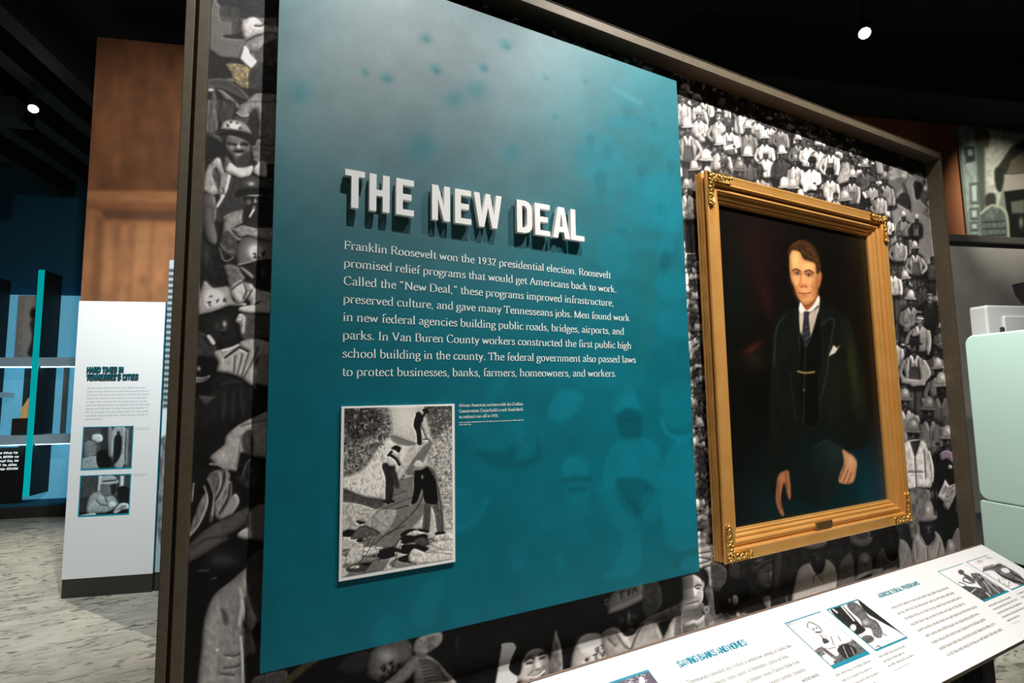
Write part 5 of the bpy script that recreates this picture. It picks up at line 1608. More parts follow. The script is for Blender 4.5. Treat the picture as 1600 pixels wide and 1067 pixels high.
def art_far(A):
    A.T(1380, 180, .35625)
    A.poly([(330, 40), (420, 60), (430, 380), (440, 560), (380, 560)], (.50, .54, .52), curve=False, tex=(.25, 5, 8))
    A.poly([(355, 140), (400, 135), (405, 200), (365, 210)], (.16, .18, .17), soft=2, curve=False)
    A.poly([(368, 150), (390, 150), (392, 175), (372, 178)], (.55, .6, .58), soft=2, curve=False)
    A.poly([(400, 60), (445, 60), (450, 560), (430, 560)], (.25, .28, .25), curve=False, soft=3)
    A.poly([(445, 60), (640, 90), (640, 300), (520, 330), (500, 420), (450, 400)], (.60, .61, .56), curve=False, tex=(.2, 6, 6), soft=2)
    A.poly([(415, 60), (465, 75), (460, 140), (420, 120)], (.33, .27, .22), soft=3)
    for y, h in ((300, 90), (410, 50), (470, 40), (525, 40)):
        A.poly([(378, y), (418, y - 5), (420, y + h), (384, y + h)], (.22, .24, .23), soft=2, curve=False)
        A.poly([(386, y + 8), (410, y + 6), (412, y + h - 12), (390, y + h - 12)], (.6, .65, .63), soft=2, curve=False)
    A.poly([(500, 230), (560, 140), (640, 90), (640, 260), (530, 260)], (.15, .16, .14), soft=2, curve=False)
    A.poly([(560, 200), (640, 140), (640, 250), (540, 260)], (.33, .31, .26), soft=2, curve=False)
    A.poly([(520, 270), (650, 250), (650, 320), (525, 335)], (.52, .50, .47), curve=False, soft=1.5)
    A.poly([(490, 235), (530, 240), (520, 330), (495, 320)], (.12, .13, .11), soft=2)
    A.poly([(530, 335), (650, 320), (650, 570), (560, 570)], (.05, .055, .05), curve=False, soft=1.5)
    A.poly([(560, 380), (620, 370), (620, 430), (565, 430)], (.30, .33, .28), curve=False, soft=2)
    A.glow(605, 470, 10, 24, (.5, .52, .48), .8)
    A.poly([(450, 350), (490, 345), (490, 400), (450, 400)], (.16, .17, .15), soft=2)
    A.poly([(440, 440), (480, 405), (530, 430), (540, 560), (440, 560)], (.30, .33, .31), tex=(.3, 3, 6), soft=2)
    A.lines([[(440, 470), (530, 465)], [(440, 500), (535, 495)], [(440, 530), (538, 525)]], 8, (.16, .18, .17), soft=1.5)
    A.lines([[(430, 430), (480, 395), (540, 430), (550, 560)]], 10, (.55, .57, .5), soft=1.5)


def art_facade(A):
    A.T(0, 0, 1)
    for k in range(24):
        y = 420 + k * 9.2
        A.poly([(255, y), (300, y + .5), (300, y + 5.5), (255, y + 5)], (.24, .29, .31), curve=False, soft=1)
    A.poly([(245, 640), (300, 635), (300, 700), (255, 705)], .9, curve=False, soft=1.5)
    A.poly([(240, 700), (300, 690), (300, 850), (250, 850)], .5, tex=(.5, 4, 10), soft=2)


def art_statue(A):
    A.T(0, 400, .3846)
    A.poly([(80, 150), (170, 150), (160, 400), (75, 400)], .85, curve=False, tex=(.1, 5, 9))
    A.poly([(105, 180), (130, 165), (125, 400), (90, 400)], .92, soft=2)
    A.ell(136, 235, 14, 24, .22, soft=2)
    A.poly([(122, 270), (155, 262), (165, 330), (150, 400), (112, 400), (130, 330)], .34, soft=2)


def art_copper(A):
    A.T(0, 0, 1)
    A.poly([(100, 40), (300, 40), (290, 298), (125, 298)], (0.400, 0.257, 0.162), curve=False, tex=(.22, 14, 50), soft=2)
    A.poly([(120, 298), (300, 300), (300, 316), (120, 312)], (0.600, 0.422, 0.276), curve=False, tex=(.1, 20, 4), soft=3)
    A.poly([(120, 318), (300, 322), (300, 330), (120, 326)], (0.470, 0.308, 0.192), curve=False, soft=2)
    A.poly([(150, 326), (300, 330), (300, 346), (165, 343)], (0.340, 0.217, 0.144), curve=False, soft=3)
    A.poly([(100, 330), (158, 330), (150, 480), (100, 480)], (0.520, 0.342, 0.216), curve=False, tex=(.1, 8, 60), soft=3)
    A.poly([(150, 335), (162, 345), (156, 480), (140, 480)], (0.410, 0.268, 0.168), curve=False, soft=3)
    A.poly([(165, 350), (300, 350), (300, 480), (158, 480)], (0.560, 0.376, 0.240), curve=False, tex=(.14, 12, 60), soft=4)
    for x in (182, 205, 236):
        A.line([(x + 4, 350), (x, 400), (x - 3, 470)], 7, (0.450, 0.291, 0.180), soft=3, a=.6)
    A.glow(225, 440, 7, 10, (0.420, 0.274, 0.180), .7)
    A.glow(222, 380, 12, 30, (0.620, 0.456, 0.312), .5)
    A.grain(.12, 18)


# ------------------------------------------------------------------ the room
def slab(name, m, boxes, label, category, kind='structure', bevel=0.0, group=None):
    mb = MB()
    for b in boxes:
        mb.box(*b)
    o = mb.build(name, m, None, bevel)
    return props(o, label, category, group, kind)


def EN(e, n, z):
    return E1 * e + E2 * n + UP * z


slab('floor', M['floor'], [((-9, -4, -0.1), (22, 0, 0), (0, 17, 0), (0, 0, 0.1))], 'pale streaked gallery floor', 'floor')
slab('ceiling', M['ceiling'], [((-9, -4, 4.95), (22, 0, 0), (0, 17, 0), (0, 0, 0.1))], 'black open ceiling over the whole gallery', 'ceiling')
slab('wall_back', M['dark_wall'], [(EN(-9, 8.95, 0), E1 * 7.2, E2 * .12, UP * 4.95)], 'dark blue wall behind the blue-lit display shelves', 'wall')
slab('wall_center', M['copper'], [(EN(-2.625, 4.957, 0), E1 * 1.73, E2 * .35, UP * 4.61)], 'tall copper-brown wall behind the white text panel', 'wall')
slab('wall_right', M['copper'], [(EN(2.6, 4.72, 0), E1 * 6.4, E2 * .2, UP * 4.42)], 'copper-brown wall beyond the top right of the mural', 'wall')
slab('ceiling_soffit', M['ceiling'], [(EN(2.6, 4.20, 4.41), E1 * 6.4, E2 * .49, UP * .54)], 'black ceiling soffit over the copper-brown right wall', 'ceiling')
slab('wall_alcove', M['grey_wall'], [(EN(4.9, 4.64, 0), E1 * 4.1, E2 * .08, UP * 3.04)], 'plain grey half wall behind the green refrigerator', 'wall')
slab('trim_1', M['cap'], [(EN(4.88, 4.58, 3.04), E1 * 4.12, E2 * .14, UP * .075)], 'dark cap along the top of the grey half wall', 'trim', bevel=.008)
ORD = ['first', 'second', 'third', 'fourth', 'fifth']
for i, e in enumerate((-3.12, -3.52, -3.96, -4.42, -4.95)):
    slab('ceiling_beam', M['beam'], [(EN(e - .1, 1.5, 4.52), E1 * .16, E2 * 7.4, UP * .24)],
         'dark ceiling beam, %s from the copper-brown centre wall' % ORD[i], 'beam', group='ceiling beams')
slab('ceiling_duct', M['beam'], [(EN(-6.4, 5.9, 4.30), E1 * 2.6, E2 * .3, UP * .2)], 'dark duct crossing under the ceiling beams', 'duct')


def track_light(x, y, z, aim, label, size):
    p = at_floor(x, y, z)
    d = np.asarray(aim, float) - p
    d /= np.linalg.norm(d)
    t = thing('track_spotlight', p, label, 'spotlight', 'track spotlights')
    MB().tube([p - d * .16, p - d * .15, p - d * .02, p], [size * .6, size * .9, size, size], 20).build('housing', M['lamp_body'], t, smooth=False)
    MB().tube([p + d * .001, p + d * .006], [size * .82, size * .80], 20).build('lens', M['lamp'], t)
    MB().tube([p - d * .1, p - d * .1 + np.array([0, 0, 4.95 - z + d[2] * .1])], .012, 8).build('stem', M['lamp_body'], t)
    return t


track_light(52, 170, 4.3, (-1.3, 4.5, 1.6), 'small lit spotlight hanging among the ceiling beams at left', .048)
track_light(1351, 52, 4.3, (1.6, .6, .8), 'bright lit spotlight on the black ceiling above the mural', .050)

# ------------------------------------------------------------------ the mural wall with its bronze frame
DM, DF = 1.22, 1.165
wall = thing('mural_display_wall', (1.4, 1.3, 0), 'long bronze-framed wall printed with a crowd of workmen', 'display wall')
MB().box((-.083, DM + .002, 0), (2.956, 0, 0), (0, .16, 0), (0, 0, 2.57)).build('core', M['black'], wall)
fr = MB()
for x0, w, y0, y1 in ((-.085, .016, DF, DM + .02), (-.069, .006, DF + .012, DM + .02), (-.063, .020, DF, DM + .02)):
    fr.box((x0, y0, 0), (w, 0, 0), (0, y1 - y0, 0), (0, 0, 2.5725 if w == .016 else 2.545))
fr.build('frame_post', M['bronze'], wall, .0015)
fr = MB()
for x0, w, y0 in ((2.850, .012, DF), (2.862, .004, DF + .008), (2.866, .009, DF)):
    fr.box((x0, y0, 0), (w, 0, 0), (0, DM + .02 - y0, 0), (0, 0, 2.5725 if w == .009 else 2.545))
fr.build('frame_post', M['bronze'], wall, .0015)
fr = MB()
for z0, h, y0 in ((2.540, .004, DF - .003), (2.544, .0265, DF), (2.5705, .002, DF - .002)):
    fr.box((-.084, y0, z0), (2.960, 0, 0), (0, DM + .16 - y0, 0), (0, 0, h))
fr.build('frame_rail', M['bronze'], wall, .0015)


def mural_patch(us, zs, painters, base=.12, gain=1.0, soft=1):
    P = grid((0, DM, 0), XU, UP, us, zs)
    A = blank(P, base)
    for p in painters:
        p(A)
    A.soften(soft, .55, 3)
    A.grain(.07, 1.6)
    A.C = 1.2 * A.C ** 1.22 if soft else A.C
    A.C *= gain if np.isscalar(gain) else gain(P).reshape(-1, 1)
    return P, A.img()


def us_from_x(x0, x1, step, y):
    return [at_wall(x, y, DM)[0] for x in np.arange(x0, x1, step)]


zs = lambda a, b, s: np.arange(a, b + s / 2, s)
pl = mural_patch(np.arange(-.0435, .0951, .00135), zs(.93, 2.54, .00145), [mural_left, mural_bottom], gain=1.45)
ub = np.array([.0945] + us_from_x(415, 1066, 1.3, 980) + [1.205])
pb = mural_patch(ub, zs(.78, 1.02, .0018), [mural_left, mural_bottom], gain=1.55)
ur = np.array([1.205] + us_from_x(1066, 1498, 1.0, 560) + [2.85])
ur = ur[(ur >= 1.205) & (ur <= 2.85)]
pr = mural_patch(ur, zs(.78, 2.54, .0024), [mural_right, mural_bottom], soft=0, gain=lambda P: np.where((P[..., 2] < 1.03) & (P[..., 0] < 2.06), 1.4, 1.0))
pt = mural_patch(np.linspace(.0945, 1.205, 250), zs(2.42, 2.54, .0035), [], base=.1)
RNG.seed(3)
At = blank(pt[0], .1)
for k in range(60):
    x = RNG.uniform(700, 1060)
    At.worker(x, (x - 700) * .36 - 8 + RNG.uniform(-12, 25), 9, RNG.choice(['h', 'f', 'n']), RNG.choice([.8, .4, .2]), RNG.choice([.7, .4, .2]), .25)
pt = (pt[0], At.img())
hid = grid((0, DM, 0), XU, UP, [.0945, 1.205], [1.02, 2.42])
low = grid((0, DM, 0), XU, UP, [-.0435, 2.85], [.02, .78])
low2 = grid((0, DM, 0), XU, UP, [-.0435, .0945], [.78, .93])
dim = lambda P: (P, np.full(P.shape, .12))
print_mesh('mural_print', [pl, pb, pr, pt, dim(hid), dim(low), dim(low2)], M['mural'], wall)

# ------------------------------------------------------------------ the teal text panel standing off the mural
PU0, PU1, PZ0, PZ1 = .0816, 1.2245, .988, 2.468
panel = thing('text_panel', (.65, 1.2, PZ0), 'large teal text panel headed THE NEW DEAL mounted over the mural', 'text panel')
MB().box((PU0, DF + .001, PZ0), (PU1 - PU0, 0, 0), (0, .019, 0), (0, 0, PZ1 - PZ0)).build('board', M['panel_edge'], panel)
for u in (.2, 1.1):
    for z in (1.1, 2.35):
        MB().tube([(u, DF + .02, z), (u, DM, z)], .015, 12).build('standoff_spacer', M['panel_edge'], panel)
P = grid((0, DF, 0), XU, UP, np.linspace(PU0, PU1, 420), np.linspace(PZ0, PZ1, 470))
A = blank(P, (0.0, .375, .43))
art_panel(A)
A.soften(2)
print_mesh('panel_print', [(P, A.img())], M['panel'], panel)

LET_Y, LET_T = DF - .006, .0125
CZ0, CH = 1.9022, .0832


def letter_outline(c, w, h):
    s, b = .0152, .0136
    if c == 'T':
        return [[(0, h), (w, h), (w, h - b), ((w + s) / 2, h - b), ((w + s) / 2, 0), ((w - s) / 2, 0), ((w - s) / 2, h - b), (0, h - b)]]
    if c == 'H':
        m = h * .5
        return [[(0, 0), (0, h), (s, h), (s, m + b / 2), (w - s, m + b / 2), (w - s, h), (w, h), (w, 0), (w - s, 0), (w - s, m - b / 2), (s, m - b / 2), (s, 0)]]
    if c == 'E':
        m = h * .51
        return [[(0, 0), (0, h), (w, h), (w, h - b), (s, h - b), (s, m + b / 2), (w * .86, m + b / 2), (w * .86, m - b / 2), (s, m - b / 2), (s, b), (w, b), (w, 0)]]
    if c == 'N':
        return [[(0, 0), (0, h), (s, h), (w - s * .95, h * .38), (w - s * .95, h), (w, h), (w, 0), (w - s, 0), (s * .95, h * .62), (s * .95, 0)]]
    if c == 'W':
        return [[(0, h), (s, h), (.285 * w, .33 * h), (.42 * w, h), (.58 * w, h), (.715 * w, .33 * h), (w - s, h), (w, h), (.82 * w, 0), (.64 * w, 0), (.5 * w, .60 * h), (.36 * w, 0), (.18 * w, 0)]]
    if c == 'D':
        o = [(0, 0), (0, h), (.55 * w, h), (.78 * w, .965 * h), (.94 * w, .88 * h), (w, .76 * h), (w, .24 * h), (.94 * w, .12 * h), (.78 * w, .035 * h), (.55 * w, 0)]
        i = [(s, b), (s, h - b), (.5 * w, h - b), (.60 * w, .80 * h), (w - s, .73 * h), (w - s, .27 * h), (.60 * w, .20 * h), (.5 * w, b)]
        return [o, i]
    if c == 'A':
        return [[(0, 0), (.31 * w, h), (.69 * w, h), (w, 0), (w - s, 0), (.645 * w, .2 * h), (.355 * w, .2 * h), (s, 0)], [(.405 * w, .36 * h), (.595 * w, .36 * h), (.5 * w, .80 * h)]]
    return [[(0, 0), (0, h), (s, h), (s, b), (w, b), (w, 0)]]


def raised_letter(c, x0, w, z0, h, parent):
    cu = bpy.data.curves.new('letter', 'CURVE')
    cu.dimensions = '2D'
    cu.fill_mode = 'BOTH'
    cu.extrude = LET_T / 2
    for loop in letter_outline(c, w, h):
        sp = cu.splines.new('POLY')
        sp.points.add(len(loop) - 1)
        for p, q in zip(sp.points, loop):
            p.co = (q[0], q[1], 0, 1)
        sp.use_cyclic_u = True
    t = bpy.data.objects.new('letter', cu)
    COL.objects.link(t)
    me = bpy.data.meshes.new_from_object(t.evaluated_get(bpy.context.evaluated_depsgraph_get()))
    bpy.data.objects.remove(t)
    bpy.data.curves.remove(cu)
    off = OFFSET[parent.name]
    me.transform(Matrix(((1, 0, 0, x0 - off[0]), (0, 0, -1, LET_Y - LET_T / 2 - off[1]), (0, 1, 0, z0 - off[2]), (0, 0, 0, 1))))
    me.materials.clear()
    me.polygons.foreach_set('use_smooth', [False] * len(me.polygons))
    me.materials.append(M['white'])
    return link_mesh('letter', me, parent)


for c, a, b in zip('THENEWDEAL', (.2185, .2704, .3294, .4133, .47, .5186, .6359, .688, .742, .7976), (.2604, .3148, .3704, .4576, .5115, .5938, .68, .7332, .7936, .8404)):
    raised_letter(c, a, b - a, CZ0, CH, panel)

LINES = ['Franklin Roosevelt won the 1932 presidential election. Roosevelt', 'promised relief programs that would get Americans back to work.',
         'Called the “New Deal,” these programs improved infrastructure,', 'preserved culture, and gave many Tennesseans jobs. Men found work',
         'in new federal agencies building public roads, bridges, airports, and', 'parks. In Van Buren County workers constructed the first public high',
         'school building in the county. The federal government also passed laws', 'to protect businesses, banks, farmers, homeowners, and workers.']
mb = MB()
for i, (s, r) in enumerate(zip(LINES, (.9393, .9572, .9461, .9995, .9793, 1.0034, 1.0173, .9473))):
    lettering(mb, s, (.2213, DF - .0008, EYE + .3150 - .03872 * i), XU, UP, .0278, r - .2213, bold=1.0)
mb.build('body_text', M['text'], panel)
mb = MB()
for i, (s, r) in enumerate((('African American workers with the Civilian', .6541), ('Conservation Corps build a rock-lined ditch', .6538), ('to redirect run-off in 1935.', .5869))):
    lettering(mb, s, (.4846, DF - .0008, EYE - .0268 - .0131 * i), XU, UP, .0112, r - .4846, bold=1.25, k=3)
squiggle(mb, (.4846, DF - .0008, EYE - .0640), XU, UP, .169, .0028, 5)
squiggle(mb, (.4846, DF - .0008, EYE - .0690), XU, UP, .029, .0028, 6)
mb.build('caption_text', M['text'], panel)

# mounted photograph on the panel
q = [at_wall(*p, DF - .006) for p in ((533, 635), (711, 631.5), (711, 879.5), (529.5, 907.5))]
cx0, cx1 = (q[0][0] + q[3][0]) / 2, (q[1][0] + q[2][0]) / 2
cz1, cz0 = (q[0][2] + q[1][2]) / 2, (q[2][2] + q[3][2]) / 2
ph = thing('mounted_photograph', ((cx0 + cx1) / 2, DF, cz0), 'white-bordered photograph of men digging a rocky ditch, on the teal panel', 'photograph')
MB().box((cx0, DF - .006, cz0), (cx1 - cx0, 0, 0), (0, .0055, 0), (0, 0, cz1 - cz0)).build('board', M['white'], ph, .0008)
q = [at_wall(*p, DF - .0065) for p in ((538.5, 635.5), (707.5, 636.5), (706, 874), (534, 901))]
P = grid((0, DF - .0065, 0), XU, UP, np.linspace((q[0][0] + q[3][0]) / 2, (q[1][0] + q[2][0]) / 2, 210), np.linspace((q[2][2] + q[3][2]) / 2, (q[0][2] + q[1][2]) / 2, 320))
A = blank(P, .7, (1, .98, .94))
art_ditch(A)
A.soften(0, .4, 2)
print_mesh('print', [(P, A.img())], M['photo'], ph)

# ------------------------------------------------------------------ the gilt-framed portrait
GF, GB = 1.15, 1.195
c = [at_wall(*p, GF) for p in ((1103, 269), (1134.5, 882), (1385.5, 336), (1421.5, 815))]
gx0, gx1 = (c[0][0] + c[1][0]) / 2, (c[2][0] + c[3][0]) / 2
gz1, gz0 = (c[0][2] + c[2][2]) / 2, (c[1][2] + c[3][2]) / 2
port = thing('framed_portrait', ((gx0 + gx1) / 2, GB, gz0), 'oil portrait of a man in a dark suit, in a heavy gilt frame', 'painting')
PROF = [(0, 0), (-.002, .003), (0, .006), (.003, .0075), (0, .009), (-.001, .014), (0, .0165), (.003, .018), (0, .0195), (0, .025), (.016, .027), (.016, .035), (0, .0365), (-.002, .041), (0, .045),
        (.004, .047), (.012, .0455), (.028, .044), (.033, .0455), (.036, .043), (.037, .034), (.041, .033), (.047, .037), (.053, .038), (.057, .035), (.059, .028), (.066, .028), (.069, .026), (.072, .020),
        (.078, .020), (.081, .016), (.085, .015), (.085, .006)]


def moulding(prof, x0, x1, z0, z1, yb):
    mb = MB()
    n = len(prof)
    vs = []
    for sx, sz in ((0, 0), (1, 0), (1, 1), (0, 1)):
        for o, d in prof:
            vs.append(((x1 - o) if sx else (x0 + o), yb - d, (z1 - o) if sz else (z0 + o)))
    fs = []
    for k in range(4):
        a, b = k * n, ((k + 1) % 4) * n
        for i in range(n - 1):
            fs.append((a + i, b + i, b + i + 1, a + i + 1))
        fs.append((a + n - 1, b + n - 1, b, a))
    return mb.add(vs, fs)


moulding(PROF, gx0, gx1, gz0, gz1, GB).build('gilt_frame', M['gilt'], port)
M['ornament'] = mat('bright gilt', (0.80, 0.50, 0.14), 0.28, 0.8)


def ornament(cx, cz, dx, dz):
    """carved leaf scrolls on a corner of the frame, both arms"""
    mb = MB()
    y = GB - .046
    L = .105
    for ax, az, px, pz in ((dx, 0, 0, dz), (0, dz, dx, 0)):
        def p(a, b, h=0.0):
            return np.array([cx + ax * a + px * b, y - h, cz + az * a + pz * b])
        # raised bed with a wavy end
        edge = [(0, .001), (L, .001), (L + .008, .008), (L, .014), (L + .006, .021), (L - .004, .028), (.028, .029), (0, .0)]
        top = [p(a, b, .004) for a, b in edge[:-1]]
        bot = [p(a, b, -.002) for a, b in edge[:-1]]
        n = len(top)
        mb.add(top + bot, [tuple(range(n))] + [(i, (i + 1) % n, n + (i + 1) % n, n + i) for i in range(n)])
        for k, (a0, r) in enumerate(((.020, .011), (.045, .010), (.068, .009), (.088, .007))):
            pts = []
            for t in np.linspace(0, 1.65 * math.pi, 12):
                rr = r * (1 - .55 * t / (1.65 * math.pi))
                pts.append(p(a0 + rr * math.cos(t + k), .0145 + rr * math.sin(t + k), .005))
            mb.tube(pts, [.0026 - .0014 * i / 11 for i in range(12)], 6)
            mb.tube([p(a0 + .004, .004, .004), p(a0 + .010, .012, .007), p(a0 + .013, .024, .004)], [.0012, .0030, .0010], 6)
        mb.tube([p(L - .002, .003, .004), p(L + .004, .012, .007), p(L - .004, .026, .004)], [.002, .0035, .002], 6)
    c0 = np.array([cx + dx * .012, y - .005, cz + dz * .012])
    for t in np.linspace(0, 2 * math.pi, 6)[:-1]:
        d = np.array([math.cos(t), 0, math.sin(t)])
        mb.tube([c0, c0 + d * .006 + (0, -.004, 0), c0 + d * .012], [.001, .0032, .001], 6)
    return mb.build('corner_ornament', M['ornament'], port, smooth=True)


for cx, cz, dx, dz in ((gx0, gz1, 1, -1), (gx1, gz1, -1, -1), (gx0, gz0, 1, 1), (gx1, gz0, -1, 1)):
    ornament(cx + dx * .001, cz + dz * .001, dx, dz)
P = grid((0, GB - .008, 0), XU, UP, np.linspace(gx0 + .083, gx1 - .083, 260), np.linspace(gz0 + .083, gz1 - .083, 480))
A = blank(P, (.046, .040, .030), (1, .97, .92))
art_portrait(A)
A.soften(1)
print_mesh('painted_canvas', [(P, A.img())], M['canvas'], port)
nx = at_wall(1290, 812, GF)[0]
MB().box((nx - .045, GB - .041, gz0 + .040), (.09, 0, 0), (0, .006, 0), (0, 0, .024)).build('nameplate', M['brass'], port, .002)

# ------------------------------------------------------------------ the slanted reader rail below
TH = math.radians(25.93)
RO = at_wall(1534, 851, DF)
RO[0] = 0
RD = np.array([0, -math.cos(TH), -math.sin(TH)])
RN = np.array([0, -math.sin(TH), math.cos(TH)])
RU0, RU1, RL = -.05, 2.905, .3475
rail = thing('reader_rail', (1.5, 1.0, 0), 'white slanted reader rail with text and photographs below the mural', 'reader rail')


def rp(u, t, h=0.0):
    return RO + XU * u + RD * t + RN * h


MB().box(rp(RU0, 0, -.004), XU * (RU1 - RU0), RD * RL, RN * .004).build('graphic_sheet', M['white_board'], rail)
MB().box(rp(RU0 - .001, -.001, -.022), XU * (RU1 - RU0 + .002), RD * (RL + .002), RN * .018).build('tray', M['rail_edge'], rail, .002)
tr = MB().box(rp(RU0, -.006, -.022), XU * (RU1 - RU0), RD * .005, RN * .023)
tr.build('back_strip', M['rail_edge'], rail)
MB().box(rp(1.0225, .002, .0), XU * .0016, RD * (RL - .004), RN * .0004).build('sheet_seam', mat('hairline joint', (.55, .56, .56), .6), rail)
for x0 in (.25, 2.19):
    lg = MB()
    lg.box((x0, .905, 0), (.075, 0, 0), (0, .06, 0), (0, 0, .68))
    lg.box((x0, .905, .64), (.075, 0, 0), (0, .25, 0), (0, 0, .05))
    lg.box((x0 - .03, .86, 0), (.135, 0, 0), (0, .26, 0), (0, 0, .02))
    lg.build('leg', M['leg'], rail, .004)


def rail_photo(u0, u1, t0, t1, kind, b=(.004, .004, .004, .008), nu=90, nv=100, base=.95):
    MB().box(rp(u0, t0, .0002), XU * (u1 - u0), RD * (t1 - t0), RN * .0006).build('photo_border', M['teal_ink'], rail)
    P = grid(rp(0, 0, .0012), XU, RD, np.linspace(u0 + b[0], u1 - b[1], nu), np.linspace(t0 + b[2], t1 - b[3], nv))
    A = blank(P, base, (1, .985, .995))
    art_rail(kind)(A)
    A.grain(.05, 1.2)
    P, I = P[::-1], A.img()[::-1]
    print_mesh('printed_photo', [(P, I)], M['photo'], rail)


rail_photo(1.514, 1.690, .0535, .215, 'seated man', (.0025, .0025, .004, .011))
rail_photo(1.721, 1.895, .054, .215, 'mule', (.003, .002, .005, .005))
rail_photo(2.425, 2.622, .050, .204, 'bound sheaf', (.002, .002, .003, .007))
rail_photo(2.649, 2.828, .049, .203, 'barns', (.002, .002, .003, .004))
rail_photo(.79, .975, .057, .215, 'dark scene', (.003, .002, .006, .004))
hd = MB()
h2 = MB()
lettering(hd, 'SAVING BANKS AND HOMES', rp(1.066, .0785, .0008), XU, -RD, .0262, .258, 'gothic', 1.3)
lettering(h2, 'AGRICULTURAL PROGRAMS', rp(1.992, .0745, .0008), XU, -RD, .0222, .262, 'gothic', 1.15)
hd.build('heading_text', M['teal_ink'], rail)
h2.build('heading_text', M['teal_ink'], rail)
bt = MB()
b2 = MB()
for i, (s, r) in enumerate((('Tennesseans panicked and rushed to withdraw savings as banks like', 1.459), ('banking chain failed. In Memphis, political boss', 1.413), ('to prevent Union Planters Bank from', 1.432), ('prevent further closures.', 1.426), ('withdrawals.', 1.453))):
    w = len(s) * .00625
    lettering(bt, s, rp(r - w, .1235 + .0232 * i, .0008), XU, -RD, .0165, w, bold=1.15, k=3)
for i, (a, b) in enumerate(((1.984, 2.357), (1.976, 2.346), (1.977, 2.348), (1.971, 2.320), (1.966, 2.357), (1.969, 2.316), (1.961, 2.309), (1.957, 2.326), (1.956, 2.321))):
    squiggle(b2, rp(a, .121 + .0225 * i, .0008), XU, -RD, b - a, .0085, 20 + i)
for lines, seed in ((((1.498, 1.661, .234), (1.498, 1.637, .251), (1.495, 1.65, .268), (1.49, 1.60, .285)), 40), (((1.707, 1.844, .234), (1.704, 1.818, .249), (1.699, 1.836, .2635)), 50), (((2.414, 2.584, .2245), (2.408, 2.600, .239), (2.401, 2.592, .255), (2.398, 2.59, .271), (2.395, 2.49, .286)), 60), (((2.640, 2.80, .2245), (2.636, 2.81, .239), (2.633, 2.76, .255)), 70)):
    for i, (a, b, t) in enumerate(lines):
        squiggle(b2, rp(a, t, .0008), XU, -RD, b - a, .0062, seed + i)
squiggle(b2, rp(1.696, .277, .0008), XU, -RD, .095, .003, 90)
squiggle(b2, rp(2.393, .298, .0008), XU, -RD, .06, .003, 91)
bt.build('body_text', M['ink'], rail)
b2.build('small_text', M['faint_ink'], rail)

# ------------------------------------------------------------------ the white panel on the copper wall, left
P0 = at_floor(95, 936)
E0, N0 = P0 @ E1, P0 @ E2


def wp(e, z, n=0.0):
    return EN(E0 + e, N0 + n, z)


cop = thing('wood_photo_mural', EN(-1.9, 4.955, 2.3), 'tall copper-brown photograph of wood panelling above the white text panel', 'mural')
P = grid(EN(0, 4.9555, 0), E1, UP, np.linspace(-2.624, -1.0, 110), np.linspace(2.2, 4.608, 240))
A = blank(P, (.52, .34, .22), (1, 1, 1))
art_copper(A)
A.soften(1)
print_mesh('print', [(P, A.img())], M['mural'], cop)

wpan = thing('graphic_panel', wp(.31, 0, .04), 'white text panel with two small photographs on the copper-brown wall', 'text panel')
MB().box(wp(-.004, .142, .006), E1 * .628, E2 * .025, UP * 2.158).build('side_edge', M['teal_edge'], wpan)
MB().box(wp(-.004, .142, 0), E1 * .628, E2 * .006, UP * 2.158).build('face', M['white_board'], wpan)
MB().box(wp(-.002, 0, .006), E1 * .625, E2 * .075, UP * .142).build('plinth', M['plinth'], wpan)
for hs, hz, hw in (('HARD TIMES IN', 1.727, .26), ("TENNESSEE'S CITIES", 1.668, .37)):
    hm = MB()
    lettering(hm, hs, wp(.085, hz, -.0008), E1, UP, .060, hw, 'gothic', 1.35, thick=.012, en=-E2)
    hm.build('heading_text', M['dark_teal'], wpan)
bt = MB()
for i in range(10):
    squiggle(bt, wp(.092, 1.594 - .0272 * i, -.001), E1, UP, (.42, .44, .45, .44, .44, .45, .43, .45, .44, .12)[i], .012, 100 + i)
for z in (1.275, 1.262, .912, .900):
    squiggle(bt, wp(.45, z, -.001), E1, UP, .10, .006, int(z * 1000))
bt.build('body_text', mat('faded grey ink', (.42, .44, .45), .6), wpan)
for z0, z1, fn in ((.959, 1.296, art_street), (.603, .920, art_coat)):
    MB().box(wp(.080, z0, -.001), E1 * .358, E2 * .001, UP * (z1 - z0)).build('photo_border', M['teal_edge'], wpan)
    P = grid(wp(0, 0, -.0016), E1, UP, np.linspace(.088, .431, 90), np.linspace(z0 + .012, z1 - .006, 90))
    A = blank(P, .2, (.93, 1.0, 1.02))
    fn(A)
    A.soften(1, .4, 2)
    print_mesh('printed_photo', [(P, A.img())], M['photo'], wpan)

fac = thing('facade_panel', wp(.9, 0, .08), 'narrow panel printed with a building front, half hidden by the bronze post', 'graphic panel')
P = grid(wp(0, 0, .014), E1, UP, np.linspace(.634, 1.2, 110), np.linspace(.145, 2.66, 240))
A = blank(P, (.66, .72, .74), (.95, 1, 1.02))
art_facade(A)
print_mesh('print', [(P, A.img())], M['photo'], fac)
MB().box(wp(.634, .145, .015), E1 * .566, E2 * .06, UP * 2.515).build('board', M['teal_edge'], fac)
MB().box(wp(.634, 0, .020), E1 * .566, E2 * .055, UP * .145).build('plinth', M['plinth'], fac)

